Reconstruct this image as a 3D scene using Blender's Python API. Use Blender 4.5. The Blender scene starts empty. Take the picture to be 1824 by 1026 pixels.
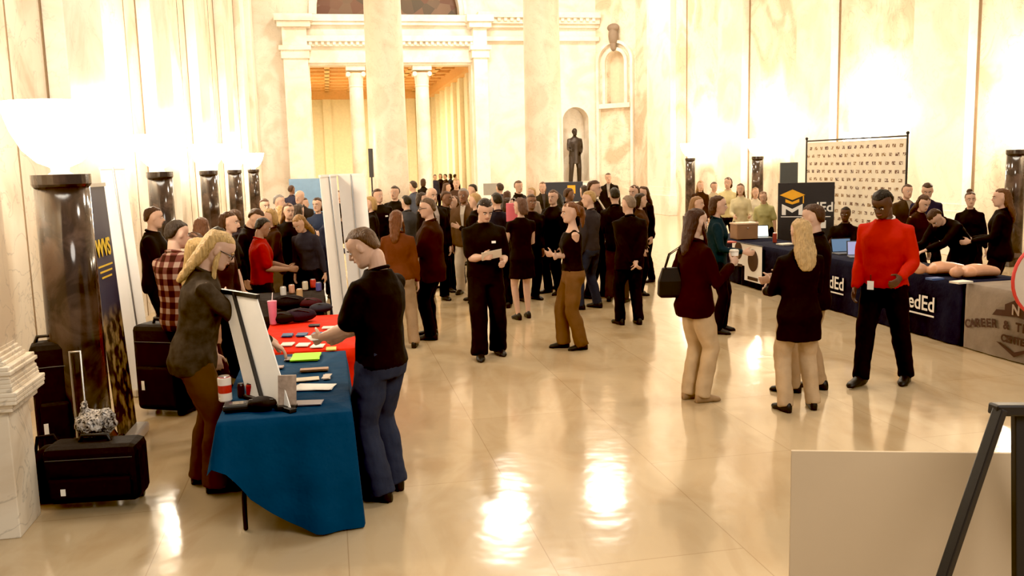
import bpy, bmesh, math, random
from mathutils import Vector as V, Matrix, Euler
random.seed(11)
S=bpy.context.scene; COL=S.collection
R=math.radians; PI=math.pi
# ---------------------------------------------------------------- camera
F=1600.0; CH=2.2
p=math.atan(223/1600); r=0.026
FW=V((0,math.cos(p),-math.sin(p))); U0=V((0,math.sin(p),math.cos(p))); R0=V((1,0,0))
CR=R0*math.cos(r)-U0*math.sin(r); CU=U0*math.cos(r)+R0*math.sin(r)
cam=bpy.data.cameras.new('camera'); co=bpy.data.objects.new('camera',cam); COL.objects.link(co)
cam.sensor_width=36; cam.lens=F/1824*36; cam.clip_end=300
m=Matrix((CR,CU,-FW)).transposed().to_4x4(); m.translation=V((0,0,CH)); co.matrix_world=m; S.camera=co
def ray(px,py): return FW+CR*((px-912)/F)+CU*((513-py)/F)
def ground(px,py,z=0):
    d=ray(px,py); t=(z-CH)/d.z; return V((0,0,CH))+d*t
def at(px,py,Y):
    d=ray(px,py); return V((0,0,CH))+d*(Y/d.y)
# hall frame
HU=V((-.196,.981,0)).normalized(); HV=V((.981,.196,0)).normalized()
def hp(u,v,z=0): return HU*u+HV*v+V((0,0,z))
def onu(px,py,u):
    d=ray(px,py); t=u/d.dot(HU); q=V((0,0,CH))+d*t; return q.dot(HV),q.z
def onv(px,py,v):
    d=ray(px,py); t=v/d.dot(HV); q=V((0,0,CH))+d*t; return q.dot(HU),q.z
HANG=math.atan2(HU.y,HU.x)-PI/2   # rotation of hall
# ---------------------------------------------------------------- materials
MATS={}
def nm(name):
    mt=bpy.data.materials.new(name); mt.use_nodes=True
    nt=mt.node_tree; return mt,nt,nt.nodes['Principled BSDF']
def L(nt,a,b): nt.links.new(a,b)
def plain(name,c,rough=.5,metal=0,emit=0,var=.12,scale=8,bump=0,bscale=40,ec=None,spec=None):
    key=(name,tuple(c),rough)
    if key in MATS: return MATS[key]
    mt,nt,b=nm(name); c=tuple(c)
    b.inputs['Roughness'].default_value=rough; b.inputs['Metallic'].default_value=metal
    if spec is not None: b.inputs['Specular IOR Level'].default_value=spec
    tc=nt.nodes.new('ShaderNodeTexCoord'); n=nt.nodes.new('ShaderNodeTexNoise'); n.inputs['Scale'].default_value=scale; n.inputs['Detail'].default_value=4
    L(nt,tc.outputs['Object'],n.inputs['Vector'])
    mx=nt.nodes.new('ShaderNodeMix'); mx.data_type='RGBA'
    mx.inputs[6].default_value=tuple(min(1,x*(1-var)) for x in c)+(1,); mx.inputs[7].default_value=tuple(min(1,x*(1+var)) for x in c)+(1,)
    L(nt,n.outputs['Fac'],mx.inputs[0]); L(nt,mx.outputs[2],b.inputs['Base Color'])
    if bump:
        n2=nt.nodes.new('ShaderNodeTexNoise'); n2.inputs['Scale'].default_value=bscale; n2.inputs['Detail'].default_value=3
        L(nt,tc.outputs['Object'],n2.inputs['Vector'])
        bp=nt.nodes.new('ShaderNodeBump'); bp.inputs['Strength'].default_value=bump; bp.inputs['Distance'].default_value=.02
        L(nt,n2.outputs['Fac'],bp.inputs['Height']); L(nt,bp.outputs['Normal'],b.inputs['Normal'])
    if emit:
        b.inputs['Emission Color'].default_value=tuple(ec or c)+(1,); b.inputs['Emission Strength'].default_value=emit
    MATS[key]=mt; return mt
def fab(c,name='fabric'): return plain(name,c,.9,0,0,.28,5,.7,7,spec=.12)
def hairm(c):
    key=('hair',tuple(c))
    if key in MATS: return MATS[key]
    mt,nt,b=nm('hair'); b.inputs['Roughness'].default_value=.5; b.inputs['Specular IOR Level'].default_value=.3
    tc=nt.nodes.new('ShaderNodeTexCoord'); mp=nt.nodes.new('ShaderNodeMapping'); mp.inputs['Scale'].default_value=(60,60,6)
    n=nt.nodes.new('ShaderNodeTexNoise'); n.inputs['Scale'].default_value=1.6; n.inputs['Detail'].default_value=3
    L(nt,tc.outputs['Object'],mp.inputs[0]); L(nt,mp.outputs[0],n.inputs['Vector'])
    mx=nt.nodes.new('ShaderNodeMix'); mx.data_type='RGBA'
    mx.inputs[6].default_value=tuple(x*.4 for x in c)+(1,); mx.inputs[7].default_value=tuple(min(1,x*1.5) for x in c)+(1,)
    L(nt,n.outputs['Fac'],mx.inputs[0]); L(nt,mx.outputs[2],b.inputs['Base Color'])
    bp=nt.nodes.new('ShaderNodeBump'); bp.inputs['Strength'].default_value=.9; bp.inputs['Distance'].default_value=.02
    L(nt,n.outputs['Fac'],bp.inputs['Height']); L(nt,bp.outputs['Normal'],b.inputs['Normal'])
    MATS[key]=mt; return mt
def plaid():
    mt,nt,b=nm('plaid_flannel'); b.inputs['Roughness'].default_value=.9; b.inputs['Specular IOR Level'].default_value=.1
    tc=nt.nodes.new('ShaderNodeTexCoord'); sp=nt.nodes.new('ShaderNodeSeparateXYZ'); L(nt,tc.outputs['Object'],sp.inputs[0])
    def stripes(o,fr,th):
        a=nt.nodes.new('ShaderNodeMath'); a.operation='MULTIPLY'; a.inputs[1].default_value=fr; L(nt,o,a.inputs[0])
        f=nt.nodes.new('ShaderNodeMath'); f.operation='FRACT'; L(nt,a.outputs[0],f.inputs[0])
        g=nt.nodes.new('ShaderNodeMath'); g.operation='GREATER_THAN'; g.inputs[1].default_value=th; L(nt,f.outputs[0],g.inputs[0]); return g.outputs[0]
    s1=stripes(sp.outputs[0],10,.55); s2=stripes(sp.outputs[2],10,.55)
    ad=nt.nodes.new('ShaderNodeMath'); ad.operation='ADD'; L(nt,s1,ad.inputs[0]); L(nt,s2,ad.inputs[1])
    h=nt.nodes.new('ShaderNodeMath'); h.operation='MULTIPLY'; h.inputs[1].default_value=.5; L(nt,ad.outputs[0],h.inputs[0])
    cr=nt.nodes.new('ShaderNodeValToRGB'); cr.color_ramp.interpolation='CONSTANT'
    cr.color_ramp.elements[0].color=(.035,.012,.011,1); cr.color_ramp.elements[1].position=.75; cr.color_ramp.elements[1].color=(.36,.24,.18,1)
    e=cr.color_ramp.elements.new(.3); e.color=(.13,.045,.036,1)
    L(nt,h.outputs[0],cr.inputs[0]); L(nt,cr.outputs[0],b.inputs['Base Color']); return mt
def marble(name,c1,c2,rough=.35,scale=.6,vs=1.0):
    mt,nt,b=nm(name); b.inputs['Roughness'].default_value=rough
    tc=nt.nodes.new('ShaderNodeTexCoord'); n=nt.nodes.new('ShaderNodeTexNoise'); n.inputs['Scale'].default_value=scale; n.inputs['Detail'].default_value=8; n.inputs['Distortion'].default_value=1.6
    L(nt,tc.outputs['Object'],n.inputs['Vector'])
    cr=nt.nodes.new('ShaderNodeValToRGB'); e=cr.color_ramp.elements
    e[0].position=.38; e[0].color=tuple(c2)+(1,); e[1].position=.55; e[1].color=tuple(c1)+(1,)
    L(nt,n.outputs['Fac'],cr.inputs[0])
    n2=nt.nodes.new('ShaderNodeTexNoise'); n2.inputs['Scale'].default_value=scale*2.2; n2.inputs['Detail'].default_value=5; n2.inputs['Distortion'].default_value=2.5
    L(nt,tc.outputs['Object'],n2.inputs['Vector'])
    c3=nt.nodes.new('ShaderNodeValToRGB'); e=c3.color_ramp.elements
    e[0].position=.485; e[0].color=(1,1,1,1); e[1].position=.515; e[1].color=(1,1,1,1); k=e.new(.5); k.color=tuple(1-.35*vs for _ in range(3))+(1,)
    L(nt,n2.outputs['Fac'],c3.inputs[0])
    mx=nt.nodes.new('ShaderNodeMix'); mx.data_type='RGBA'; mx.blend_type='MULTIPLY'; mx.inputs[0].default_value=.8
    L(nt,cr.outputs[0],mx.inputs[6]); L(nt,c3.outputs[0],mx.inputs[7]); L(nt,mx.outputs[2],b.inputs['Base Color']); return mt
def floormat():
    mt,nt,b=nm('polished_marble_floor')
    tc=nt.nodes.new('ShaderNodeTexCoord'); mp=nt.nodes.new('ShaderNodeMapping'); mp.inputs['Rotation'].default_value=(0,0,-HANG-PI/2)
    L(nt,tc.outputs['Object'],mp.inputs[0])
    br=nt.nodes.new('ShaderNodeTexBrick'); br.inputs['Scale'].default_value=1; br.inputs['Brick Width'].default_value=3.0; br.inputs['Row Height'].default_value=1.1; br.inputs['Mortar Size'].default_value=.004; br.inputs['Mortar Smooth'].default_value=.5
    br.inputs['Color1'].default_value=(.54,.42,.265,1); br.inputs['Color2'].default_value=(.52,.40,.25,1); br.inputs['Mortar'].default_value=(.40,.29,.17,1)
    L(nt,mp.outputs[0],br.inputs['Vector'])
    n=nt.nodes.new('ShaderNodeTexNoise'); n.inputs['Scale'].default_value=1.9; n.inputs['Detail'].default_value=9; n.inputs['Distortion'].default_value=1.6
    mp2=nt.nodes.new('ShaderNodeMapping'); mp2.inputs['Rotation'].default_value=(0,0,.6); mp2.inputs['Scale'].default_value=(1,.4,1)
    L(nt,tc.outputs['Object'],mp2.inputs[0]); L(nt,mp2.outputs[0],n.inputs['Vector'])
    cr=nt.nodes.new('ShaderNodeValToRGB'); e=cr.color_ramp.elements; e[0].position=.30; e[0].color=(.82,.75,.67,1); e[1].position=.54; e[1].color=(1,1,1,1)
    L(nt,n.outputs['Fac'],cr.inputs[0])
    mx=nt.nodes.new('ShaderNodeMix'); mx.data_type='RGBA'; mx.blend_type='MULTIPLY'; mx.inputs[0].default_value=.8
    L(nt,br.outputs['Color'],mx.inputs[6]); L(nt,cr.outputs[0],mx.inputs[7]); L(nt,mx.outputs[2],b.inputs['Base Color'])
    b.inputs['Roughness'].default_value=.12; b.inputs['Specular IOR Level'].default_value=.62
    n3=nt.nodes.new('ShaderNodeTexNoise'); n3.inputs['Scale'].default_value=4
    bp=nt.nodes.new('ShaderNodeBump'); bp.inputs['Strength'].default_value=.05; bp.inputs['Distance'].default_value=.05
    L(nt,tc.outputs['Object'],n3.inputs['Vector']); L(nt,n3.outputs['Fac'],bp.inputs['Height']); L(nt,bp.outputs['Normal'],b.inputs['Normal'])
    return mt
def logogrid():
    mt,nt,b=nm('backdrop_print'); b.inputs['Roughness'].default_value=.8
    tc=nt.nodes.new('ShaderNodeTexCoord')
    br=nt.nodes.new('ShaderNodeTexBrick'); br.inputs['Scale'].default_value=1; br.offset=.5; br.inputs['Brick Width'].default_value=.19; br.inputs['Row Height'].default_value=.15; br.inputs['Mortar Size'].default_value=.045; br.inputs['Mortar Smooth'].default_value=0
    br.inputs['Color1'].default_value=(.10,.05,.05,1); br.inputs['Color2'].default_value=(.30,.18,.08,1); br.inputs['Mortar'].default_value=(.74,.67,.54,1)
    s=nt.nodes.new('ShaderNodeSeparateXYZ'); cm=nt.nodes.new('ShaderNodeCombineXYZ'); L(nt,tc.outputs['Object'],s.inputs[0]); L(nt,s.outputs[0],cm.inputs[0]); L(nt,s.outputs[2],cm.inputs[1]); L(nt,cm.outputs[0],br.inputs['Vector'])
    n=nt.nodes.new('ShaderNodeTexNoise'); n.inputs['Scale'].default_value=28; L(nt,cm.outputs[0],n.inputs['Vector'])
    cr=nt.nodes.new('ShaderNodeValToRGB'); cr.color_ramp.elements[0].position=.54; cr.color_ramp.elements[1].position=.58; L(nt,n.outputs['Fac'],cr.inputs[0])
    mx=nt.nodes.new('ShaderNodeMix'); mx.data_type='RGBA'; L(nt,cr.outputs[0],mx.inputs[0]); L(nt,br.outputs['Color'],mx.inputs[6]); mx.inputs[7].default_value=(.74,.67,.54,1)
    L(nt,mx.outputs[2],b.inputs['Base Color'])
    return mt
M_WALL=marble('cream_marble',(.82,.73,.59),(.60,.48,.34),.4,.55,1.0)
M_WALL2=marble('white_marble',(.87,.81,.71),(.76,.67,.55),.4,.6,.5)
M_COL=marble('veined_column_marble',(.70,.62,.52),(.62,.53,.43),.35,.9,.7)
M_SEAM=plain('wall_seam',(.24,.16,.09),.8)
M_DK=marble('dark_marble',(.030,.020,.017),(.085,.055,.042),.12,2.5,.4)
M_FLOOR=floormat()
M_CEIL=plain('plaster',(.8,.73,.62),.8)
M_WOOD=plain('orange_coffer',(.80,.48,.22),.6)
M_YW=plain('yellow_wall',(.90,.82,.60),.6)
M_BLK=plain('black_plastic',(.012,.011,.012),.45)
M_MET=plain('black_metal',(.02,.02,.02),.35,.6)
M_WHT=plain('white_vinyl',(.90,.87,.82),.5,var=.04)
M_STEEL=plain('steel',(.5,.5,.5),.3,1)
M_BRONZE=plain('bronze',(.05,.04,.035),.4,.7)
M_EYEW=plain('eye_white',(.7,.65,.6),.3); M_EYED=plain('iris',(.02,.012,.01),.2)
M_LIP=plain('lip',(.33,.11,.09),.5)
TXC=bpy.data.textures.new('cloth_folds','CLOUDS'); TXC.noise_scale=.13; TXC.noise_depth=1
TXH=bpy.data.textures.new('hair_locks','CLOUDS'); TXH.noise_scale=.04; TXH.noise_depth=1
# ---------------------------------------------------------------- mesh builder
class MB:
    def __init__(s): s.v=[]; s.f=[]; s.m=[]; s.cur=0
    def add(s,vs,fs):
        o=len(s.v); s.v+=[tuple(q) for q in vs]; s.f+=[tuple(o+i for i in f) for f in fs]; s.m+=[s.cur]*len(fs); return s
    def hexa(s,q): return s.add(q,[(0,3,2,1),(4,5,6,7),(0,1,5,4),(1,2,6,5),(2,3,7,6),(3,0,4,7)])
    def box(s,x0,x1,y0,y1,z0,z1): return s.hexa([(x0,y0,z0),(x1,y0,z0),(x1,y1,z0),(x0,y1,z0),(x0,y0,z1),(x1,y0,z1),(x1,y1,z1),(x0,y1,z1)])
    def hbox(s,u0,u1,v0,v1,z0,z1): return s.hexa([hp(u0,v0,z0),hp(u0,v1,z0),hp(u1,v1,z0),hp(u1,v0,z0),hp(u0,v0,z1),hp(u0,v1,z1),hp(u1,v1,z1),hp(u1,v0,z1)])
    def obox(s,c,ax,ay,az):
        c=V(c); return s.hexa([c-ax-ay-az,c+ax-ay-az,c+ax+ay-az,c-ax+ay-az,c-ax-ay+az,c+ax-ay+az,c+ax+ay+az,c-ax+ay+az])
    def bar(s,a,b,w,h=None,up=V((0,0,1))):
        a=V(a);b=V(b);d=(b-a); l=d.length; d.normalize(); h=h or w
        x=d.cross(up)
        if x.length<.01: x=d.cross(V((0,1,0)))
        x.normalize(); y=x.cross(d); return s.obox((a+b)/2,x*(w/2),y*(h/2),d*(l/2))
    def loft(s,rings,cap=True):
        n=len(rings[0]); vs=[q for rg in rings for q in rg]; fs=[]
        for i in range(len(rings)-1):
            for j in range(n):
                k=(j+1)%n; fs.append((i*n+j,i*n+k,(i+1)*n+k,(i+1)*n+j))
        if cap: fs.append(tuple(range(n-1,-1,-1))); o=(len(rings)-1)*n; fs.append(tuple(o+j for j in range(n)))
        return s.add(vs,fs)
    def ringat(s,c,ax,ay,n=14): return [V(c)+ax*math.cos(2*PI*j/n)+ay*math.sin(2*PI*j/n) for j in range(n)]
    def tube(s,pts,rads,n=10,rnd=True):
        pts=[V(q) for q in pts]
        if not hasattr(rads,'__len__'): rads=[rads]*len(pts)
        P=list(pts);Q=list(rads)
        if rnd:
            d0=(pts[0]-pts[1]).normalized(); d1=(pts[-1]-pts[-2]).normalized()
            P=[pts[0]+d0*rads[0]*.85,pts[0]+d0*rads[0]*.5]+P+[pts[-1]+d1*rads[-1]*.5,pts[-1]+d1*rads[-1]*.85]
            Q=[rads[0]*.4,rads[0]*.82]+Q+[rads[-1]*.82,rads[-1]*.4]
        d=(P[1]-P[0]).normalized(); a=d.orthogonal().normalized(); rings=[]
        for i,q in enumerate(P):
            if i==0: t=P[1]-P[0]
            elif i==len(P)-1: t=P[-1]-P[-2]
            else: t=(P[i+1]-P[i]).normalized()+(P[i]-P[i-1]).normalized()
            if t.length<1e-6: t=d
            t.normalize(); a=(a-t*a.dot(t)); a.normalize(); b=t.cross(a)
            rings.append(s.ringat(q,a*Q[i],b*Q[i],n))
        return s.loft(rings)
    def ell(s,c,ax,ay,az,n=12,m=8):
        c=V(c); rings=[]
        for i in range(m+1):
            t=PI*(i+.15)/(m+.3)-PI/2; rings.append(s.ringat(c+az*math.sin(t),ax*math.cos(t),ay*math.cos(t),n))
        return s.loft(rings)
    def ball(s,c,r,n=12,m=8): return s.ell(c,V((r,0,0)),V((0,r,0)),V((0,0,r)),n,m)
    def lathe(s,prof,c=(0,0,0),n=24,cap=True):
        return s.loft([s.ringat(V(c)+V((0,0,z)),V((q,0,0)),V((0,q,0)),n) for q,z in prof],cap)
    def prism(s,poly,o,A,B,D):
        n=len(poly); o=V(o); a=[o+A*x+B*y for x,y in poly]; b=[q+D for q in a]
        fs=[tuple(range(n)),tuple(range(2*n-1,n-1,-1))]+[(i,n+i,n+(i+1)%n,(i+1)%n) for i in range(n)]
        return s.add(a+b,fs)
WM={}
def build(mb,name,mat,parent=None,world=True,smooth=False,vox=None,sm=0,bevel=None,label=None,cat=None,group=None,kind=None,disp=None):
    me=bpy.data.meshes.new(name); me.from_pydata(mb.v,[],mb.f)
    mats=mat if isinstance(mat,(list,tuple)) else [mat]
    for q in mats: me.materials.append(q)
    if len(mats)>1 and not vox: me.polygons.foreach_set('material_index',mb.m)
    if not vox:
        bm=bmesh.new(); bm.from_mesh(me); bmesh.ops.recalc_face_normals(bm,faces=bm.faces); bm.to_mesh(me); bm.free()
    if smooth: me.polygons.foreach_set('use_smooth',[True]*len(me.polygons))
    o=bpy.data.objects.new(name,me); COL.objects.link(o)
    if vox:
        q=o.modifiers.new('remesh','REMESH'); q.mode='VOXEL'; q.voxel_size=vox; q.use_smooth_shade=True
    if sm:
        q=o.modifiers.new('smooth','SMOOTH'); q.factor=.5; q.iterations=sm
    if disp:
        q=o.modifiers.new('folds','DISPLACE'); q.texture=disp[0]; q.strength=disp[1]; q.mid_level=.5
    if bevel:
        q=o.modifiers.new('bevel','BEVEL'); q.width=bevel; q.segments=2; q.limit_method='ANGLE'
    if parent:
        o.parent=parent
        if world: o.matrix_parent_inverse=WM.get(parent.name,Matrix.Identity(4)).inverted()
    if label: o['label']=label
    if cat: o['category']=cat
    if group: o['group']=group
    if kind: o['kind']=kind
    return o
def thing(name,label,cat,loc=(0,0,0),rz=0,group=None,scale=1):
    o=bpy.data.objects.new(name,None); COL.objects.link(o); o.location=loc; o.rotation_euler=(0,0,rz); o.scale=(scale,)*3
    o.empty_display_size=.1; o['label']=label; o['category']=cat
    if group: o['group']=group
    WM[o.name]=Matrix.LocRotScale(V(loc),Euler((0,0,rz)),V((scale,)*3)); return o
def struct(mb,name,mat,**k): return build(mb,name,mat,kind='structure',**k)
def text(st,size,o,xd,yd,mat,parent,world=True,ext=.0015,align='CENTER',name='lettering',bold=0):
    cu=bpy.data.curves.new('t','FONT'); cu.body=st; cu.size=size; cu.extrude=ext; cu.align_x=align; cu.offset=bold
    t=bpy.data.objects.new('t',cu); COL.objects.link(t); bpy.context.view_layer.update()
    me=bpy.data.meshes.new_from_object(t.evaluated_get(bpy.context.evaluated_depsgraph_get()))
    COL.objects.unlink(t); bpy.data.objects.remove(t)
    xd=V(xd).normalized(); yd=V(yd).normalized(); z=xd.cross(yd)
    M=Matrix((xd,yd,z)).transposed().to_4x4(); M.translation=V(o); me.transform(M)
    me.materials.clear(); me.materials.append(mat); me.name=name
    ob=bpy.data.objects.new(name,me); COL.objects.link(ob); ob.parent=parent
    if world: ob.matrix_parent_inverse=WM.get(parent.name,Matrix.Identity(4)).inverted()
    return ob
Z=V((0,0,1))
# ================================================================ ROOM
WL=-2.845; WR=13.24; UE=39.3; HT=11.5
b=MB(); b.hexa([hp(-3,-9,-.3),hp(-3,15,-.3),hp(62,15,-.3),hp(62,-9,-.3),hp(-3,-9,0),hp(-3,15,0),hp(62,15,0),hp(62,-9,0)]); struct(b,'floor',M_FLOOR)
b=MB(); b.hbox(2,UE+.6,-6,WR+.6,HT,HT+.3); struct(b,'ceiling',M_CEIL)
b=MB(); b.hbox(6.15,UE+.5,WL-.6,WL,0,HT); struct(b,'wall_left',M_WALL)
b=MB(); b.hbox(9,38.2,WR,WR+.6,0,HT); struct(b,'wall_right',M_WALL)
# near pier on the left with plinth and mouldings
b=MB(); b.hbox(5.77,6.14,-6,-2.0,1.10,HT); b.hbox(5.75,6.15,-6,-1.96,0,.80)
for i in range(15):      # cyma and torus profile in fine steps
    z0=.80+i*.025; t=i/14; e=.04+.04*math.sin(t*PI*1.15)-.06*t+(.025 if i in(2,3,4,9,10) else 0)
    b.hbox(5.75-e,6.15+e,-6,-1.96+e,z0,z0+.0255)
struct(b,'wall_near',M_WALL,bevel=.006)
LU=[7.2,13.7,19.1,24.3,30.4]; RU=[14.9,20.2,25.4,30.6]
n=1
def pilaster(u,w,side):
    global n
    b=MB(); s=1 if side=='l' else -1; v=WL if side=='l' else WR
    def sb(u0,u1,d,z0,z1):
        a,c=sorted((v-.05*s,v+d*s)); b.hbox(u0,u1,a,c,z0,z1)
    sb(u-w/2,u+w/2,.22,1.1,HT); sb(u-w/2-.12,u+w/2+.12,.34,0,.78); sb(u-w/2-.06,u+w/2+.06,.28,.78,.95); sb(u-w/2-.03,u+w/2+.03,.25,.95,1.1)
    struct(b,'trim_%d'%n,M_WALL2,bevel=.012); n+=1
for u,w in ((11.3,1.7),(16.4,1.7),(21.7,1.7),(27.3,1.7),(33.2,1.7),(37.5,1.4)): pilaster(u,w,'l')
for u,w in ((12.4,1.8),(17.6,1.8),(22.8,1.8),(28.,1.8),(34.5,2.6)): pilaster(u,w,'r')
b=MB()
for u in (10.42,12.2,15.5,17.3,20.8,22.6,26.4,28.2,32.3,34.1): b.hbox(u-.025,u+.025,WL-.01,WL+.012,0,HT)
for u in (11.45,13.35,16.65,18.55,21.85,23.75,27.,29.,32.1): b.hbox(u-.035,u+.035,WR-.014,WR+.01,0,HT)
for k in (9.3,14.6,19.9,25.2): b.hbox(k-.01,k+.01,WL-.01,WL+.008,0,HT)
struct(b,'trim_%d'%n,M_SEAM); n+=1
# end wall
def V_(px,py=150): return onu(px,py,UE)[0]
def Zp(px,py): return onu(px,py,UE)[1]
vL=V_(553); vR=V_(840); vM=(vL+vR)/2
zl=Zp(690,116); zc=Zp(690,26)
def archw(b,v0,v1,z0,z1,va,vb,zs,u0,u1,o=None,A=HV,D=HU,rise=None):
    c=(va+vb)/2; rr=(vb-va)/2; rs=rise or rr; o=o or HU*u0
    l=[(v0,z0),(va,z0),(va,zs)]+[(c-rr*math.cos(t*PI/24),zs+rs*math.sin(t*PI/24)) for t in range(1,13)]+[(c,z1),(v0,z1)]
    rt=[(v1,z0),(vb,z0),(vb,zs)]+[(c+rr*math.cos(t*PI/24),zs+rs*math.sin(t*PI/24)) for t in range(1,13)]+[(c,z1),(v1,z1)]
    b.prism(l,o,A,Z,D*(u1-u0)); b.prism(rt[::-1],o,A,Z,D*(u1-u0))
b=MB(); b.hbox(UE,UE+.8,WL-.5,vL,0,zc); b.hbox(UE,UE+.8,vL,vR,zl,zc)
ar=V_(818,10)-V_(692,10)
ac=V_(692,10)
archw(b,WL-.5,vR+1.2,zc,zc+4.2,ac-ar,ac+ar,zc,UE,UE+.8)
va,vb=V_(1003,250),V_(1049,250); zs=Zp(1025,215)
v_end=V_(1062)
b.hbox(UE,UE+.8,vR,vR+1.2,0,zc)
archw(b,vR+1.2,v_end+.1,1.3,zc+4.2,va,vb,zs,UE,UE+.8); b.hbox(UE,UE+.8,vR+1.2,v_end+.1,0,1.3)
b.hbox(UE+.8,UE+.95,vR+1,v_end+.1,0,zc)
struct(b,'wall_end',M_WALL2)
# mural in the tympanum
def mural():
    mt,nt,bb=nm('mural'); tc=nt.nodes.new('ShaderNodeTexCoord'); n1=nt.nodes.new('ShaderNodeTexVoronoi'); n1.inputs['Scale'].default_value=2.2
    L(nt,tc.outputs['Object'],n1.inputs['Vector']); cr=nt.nodes.new('ShaderNodeValToRGB'); e=cr.color_ramp.elements
    e[0].color=(.12,.04,.025,1); e[1].color=(.05,.045,.03,1); k=e.new(.5); k.color=(.20,.12,.075,1)
    L(nt,n1.outputs['Color'],cr.inputs[0]); L(nt,cr.outputs[0],bb.inputs['Base Color']); return mt
b=MB(); b.prism([(ac-ar*math.cos(t*PI/24),zc+ar*math.sin(t*PI/24)) for t in range(25)],HU*(UE+.6),HV,Z,HU*.1)
build(b,'mural_painting',mural(),label='dark red and brown mural filling the arch above the far opening',cat='painting')
b=MB()
for t in range(24):
    a0,a1=t*PI/24,(t+1)*PI/24
    for (q0,q1,e) in ((ar-.02,ar+.18,.12),(ar+.18,ar+.3,.2)):
        b.prism([(ac-q0*math.cos(a0),zc+q0*math.sin(a0)),(ac-q1*math.cos(a0),zc+q1*math.sin(a0)),(ac-q1*math.cos(a1),zc+q1*math.sin(a1)),(ac-q0*math.cos(a1),zc+q0*math.sin(a1))],HU*(UE-e),HV,Z,HU*(e+.05))
struct(b,'trim_%d'%n,M_WALL2); n+=1
# entablature bands
b=MB(); v0,v1=vL-.2,vR+.1
for (y0,y1,e) in ((28,40,.35),(40,46,.25),(66,76,.45),(76,84,.30),(84,112,.12)):
    b.hbox(UE-e,UE+.05,v0,v1,Zp(690,y1),Zp(690,y0))
k=v0
while k<v1: b.hbox(UE-.4,UE-.3,k,k+.12,Zp(690,82),Zp(690,76)); k+=.24
for (y0,y1,e) in ((24,34,.5),(34,44,.35),(44,50,.2),(66,74,.22)):
    b.hbox(UE-e,UE+.05,vR+.3,v_end+.1,Zp(900,y1),Zp(900,y0))
k=vR+.3
while k<v_end: b.hbox(UE-.45,UE-.3,k,k+.14,Zp(900,40),Zp(900,34)); k+=.28
struct(b,'trim_%d'%n,M_WALL2,bevel=.01); n+=1
for (a,c) in ((508,551),(842,866)):
    b=MB(); q0,q1=V_(a),V_(c); b.hbox(UE-.5,UE+.05,q0,q1,0,Zp(690,104))
    for (y0,y1,e) in ((30,42,.28),(42,52,.18),(52,84,.0),(84,92,.16),(92,106,.08)): b.hbox(UE-.5-e,UE+.05,q0-e,q1+e,Zp(690,y1),Zp(690,y0))
    struct(b,'trim_%d'%n,M_WALL2,bevel=.01); n+=1
# diagonal wall with arched panel
P0=hp(UE,v_end); P1=hp(37.8,WR); DA=(P1-P0); dl=DA.length; DA.normalize(); DD=V((-DA.y,DA.x,0)); DD=DD if DD.y>0 else -DD
b=MB(); za=lambda py:2.2+(284-py)*39.5/1600
archw(b,0,dl,za(187),HT+.4,.28*dl,.74*dl,za(112),0,.3,P0,DA,DD); b.prism([(0,0),(dl,0),(dl,za(187)),(0,za(187))],P0,DA,Z,DD*.3)
struct(b,'wall_diagonal',M_WALL)
b=MB()
for t in range(20):
    a0,a1=t*PI/20,(t+1)*PI/20; c=.51*dl
    for q0,q1,e in ((.24*dl,.31*dl,.14),(.40*dl,.46*dl,.18)):
        b.prism([(c-q0*math.cos(a0),za(112)+q0*math.sin(a0)),(c-q1*math.cos(a0),za(112)+q1*math.sin(a0)),(c-q1*math.cos(a1),za(112)+q1*math.sin(a1)),(c-q0*math.cos(a1),za(112)+q0*math.sin(a1))],P0-DD*e,DA,Z,DD*(e+.02))
for x0,x1 in ((.05,.11),(.91,.97)): b.prism([(x0*dl,0),(x1*dl,0),(x1*dl,za(112)),(x0*dl,za(112))],P0-DD*.18,DA,Z,DD*.2)
for x0,x1 in ((.20,.27),(.75,.82)): b.prism([(x0*dl,za(187)),(x1*dl,za(187)),(x1*dl,za(112)),(x0*dl,za(112))],P0-DD*.14,DA,Z,DD*.16)
b.prism([(.12*dl,za(192)),(.9*dl,za(192)),(.9*dl,za(184)),(.12*dl,za(184))],P0-DD*.2,DA,Z,DD*.22)
struct(b,'trim_%d'%n,M_WALL2); n+=1
b=MB(); b.prism([(0,0),(dl,0),(dl,HT),(0,HT)],P0+DD*.3,DA,Z,DD*.2); struct(b,'wall_niche',plain('recess_shade_stone',(.70,.57,.42),.6))  # niche back in darker tan, recess shade put into its colour
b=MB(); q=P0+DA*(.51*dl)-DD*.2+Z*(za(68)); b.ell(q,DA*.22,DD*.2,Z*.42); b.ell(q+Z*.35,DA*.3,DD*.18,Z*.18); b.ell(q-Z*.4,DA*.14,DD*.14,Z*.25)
build(b,'keystone_carving',plain('shadowed_stone',(.24,.18,.13),.7),smooth=True,label='carved stone ornament at the crown of the tall arched niche',cat='carving')
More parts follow.
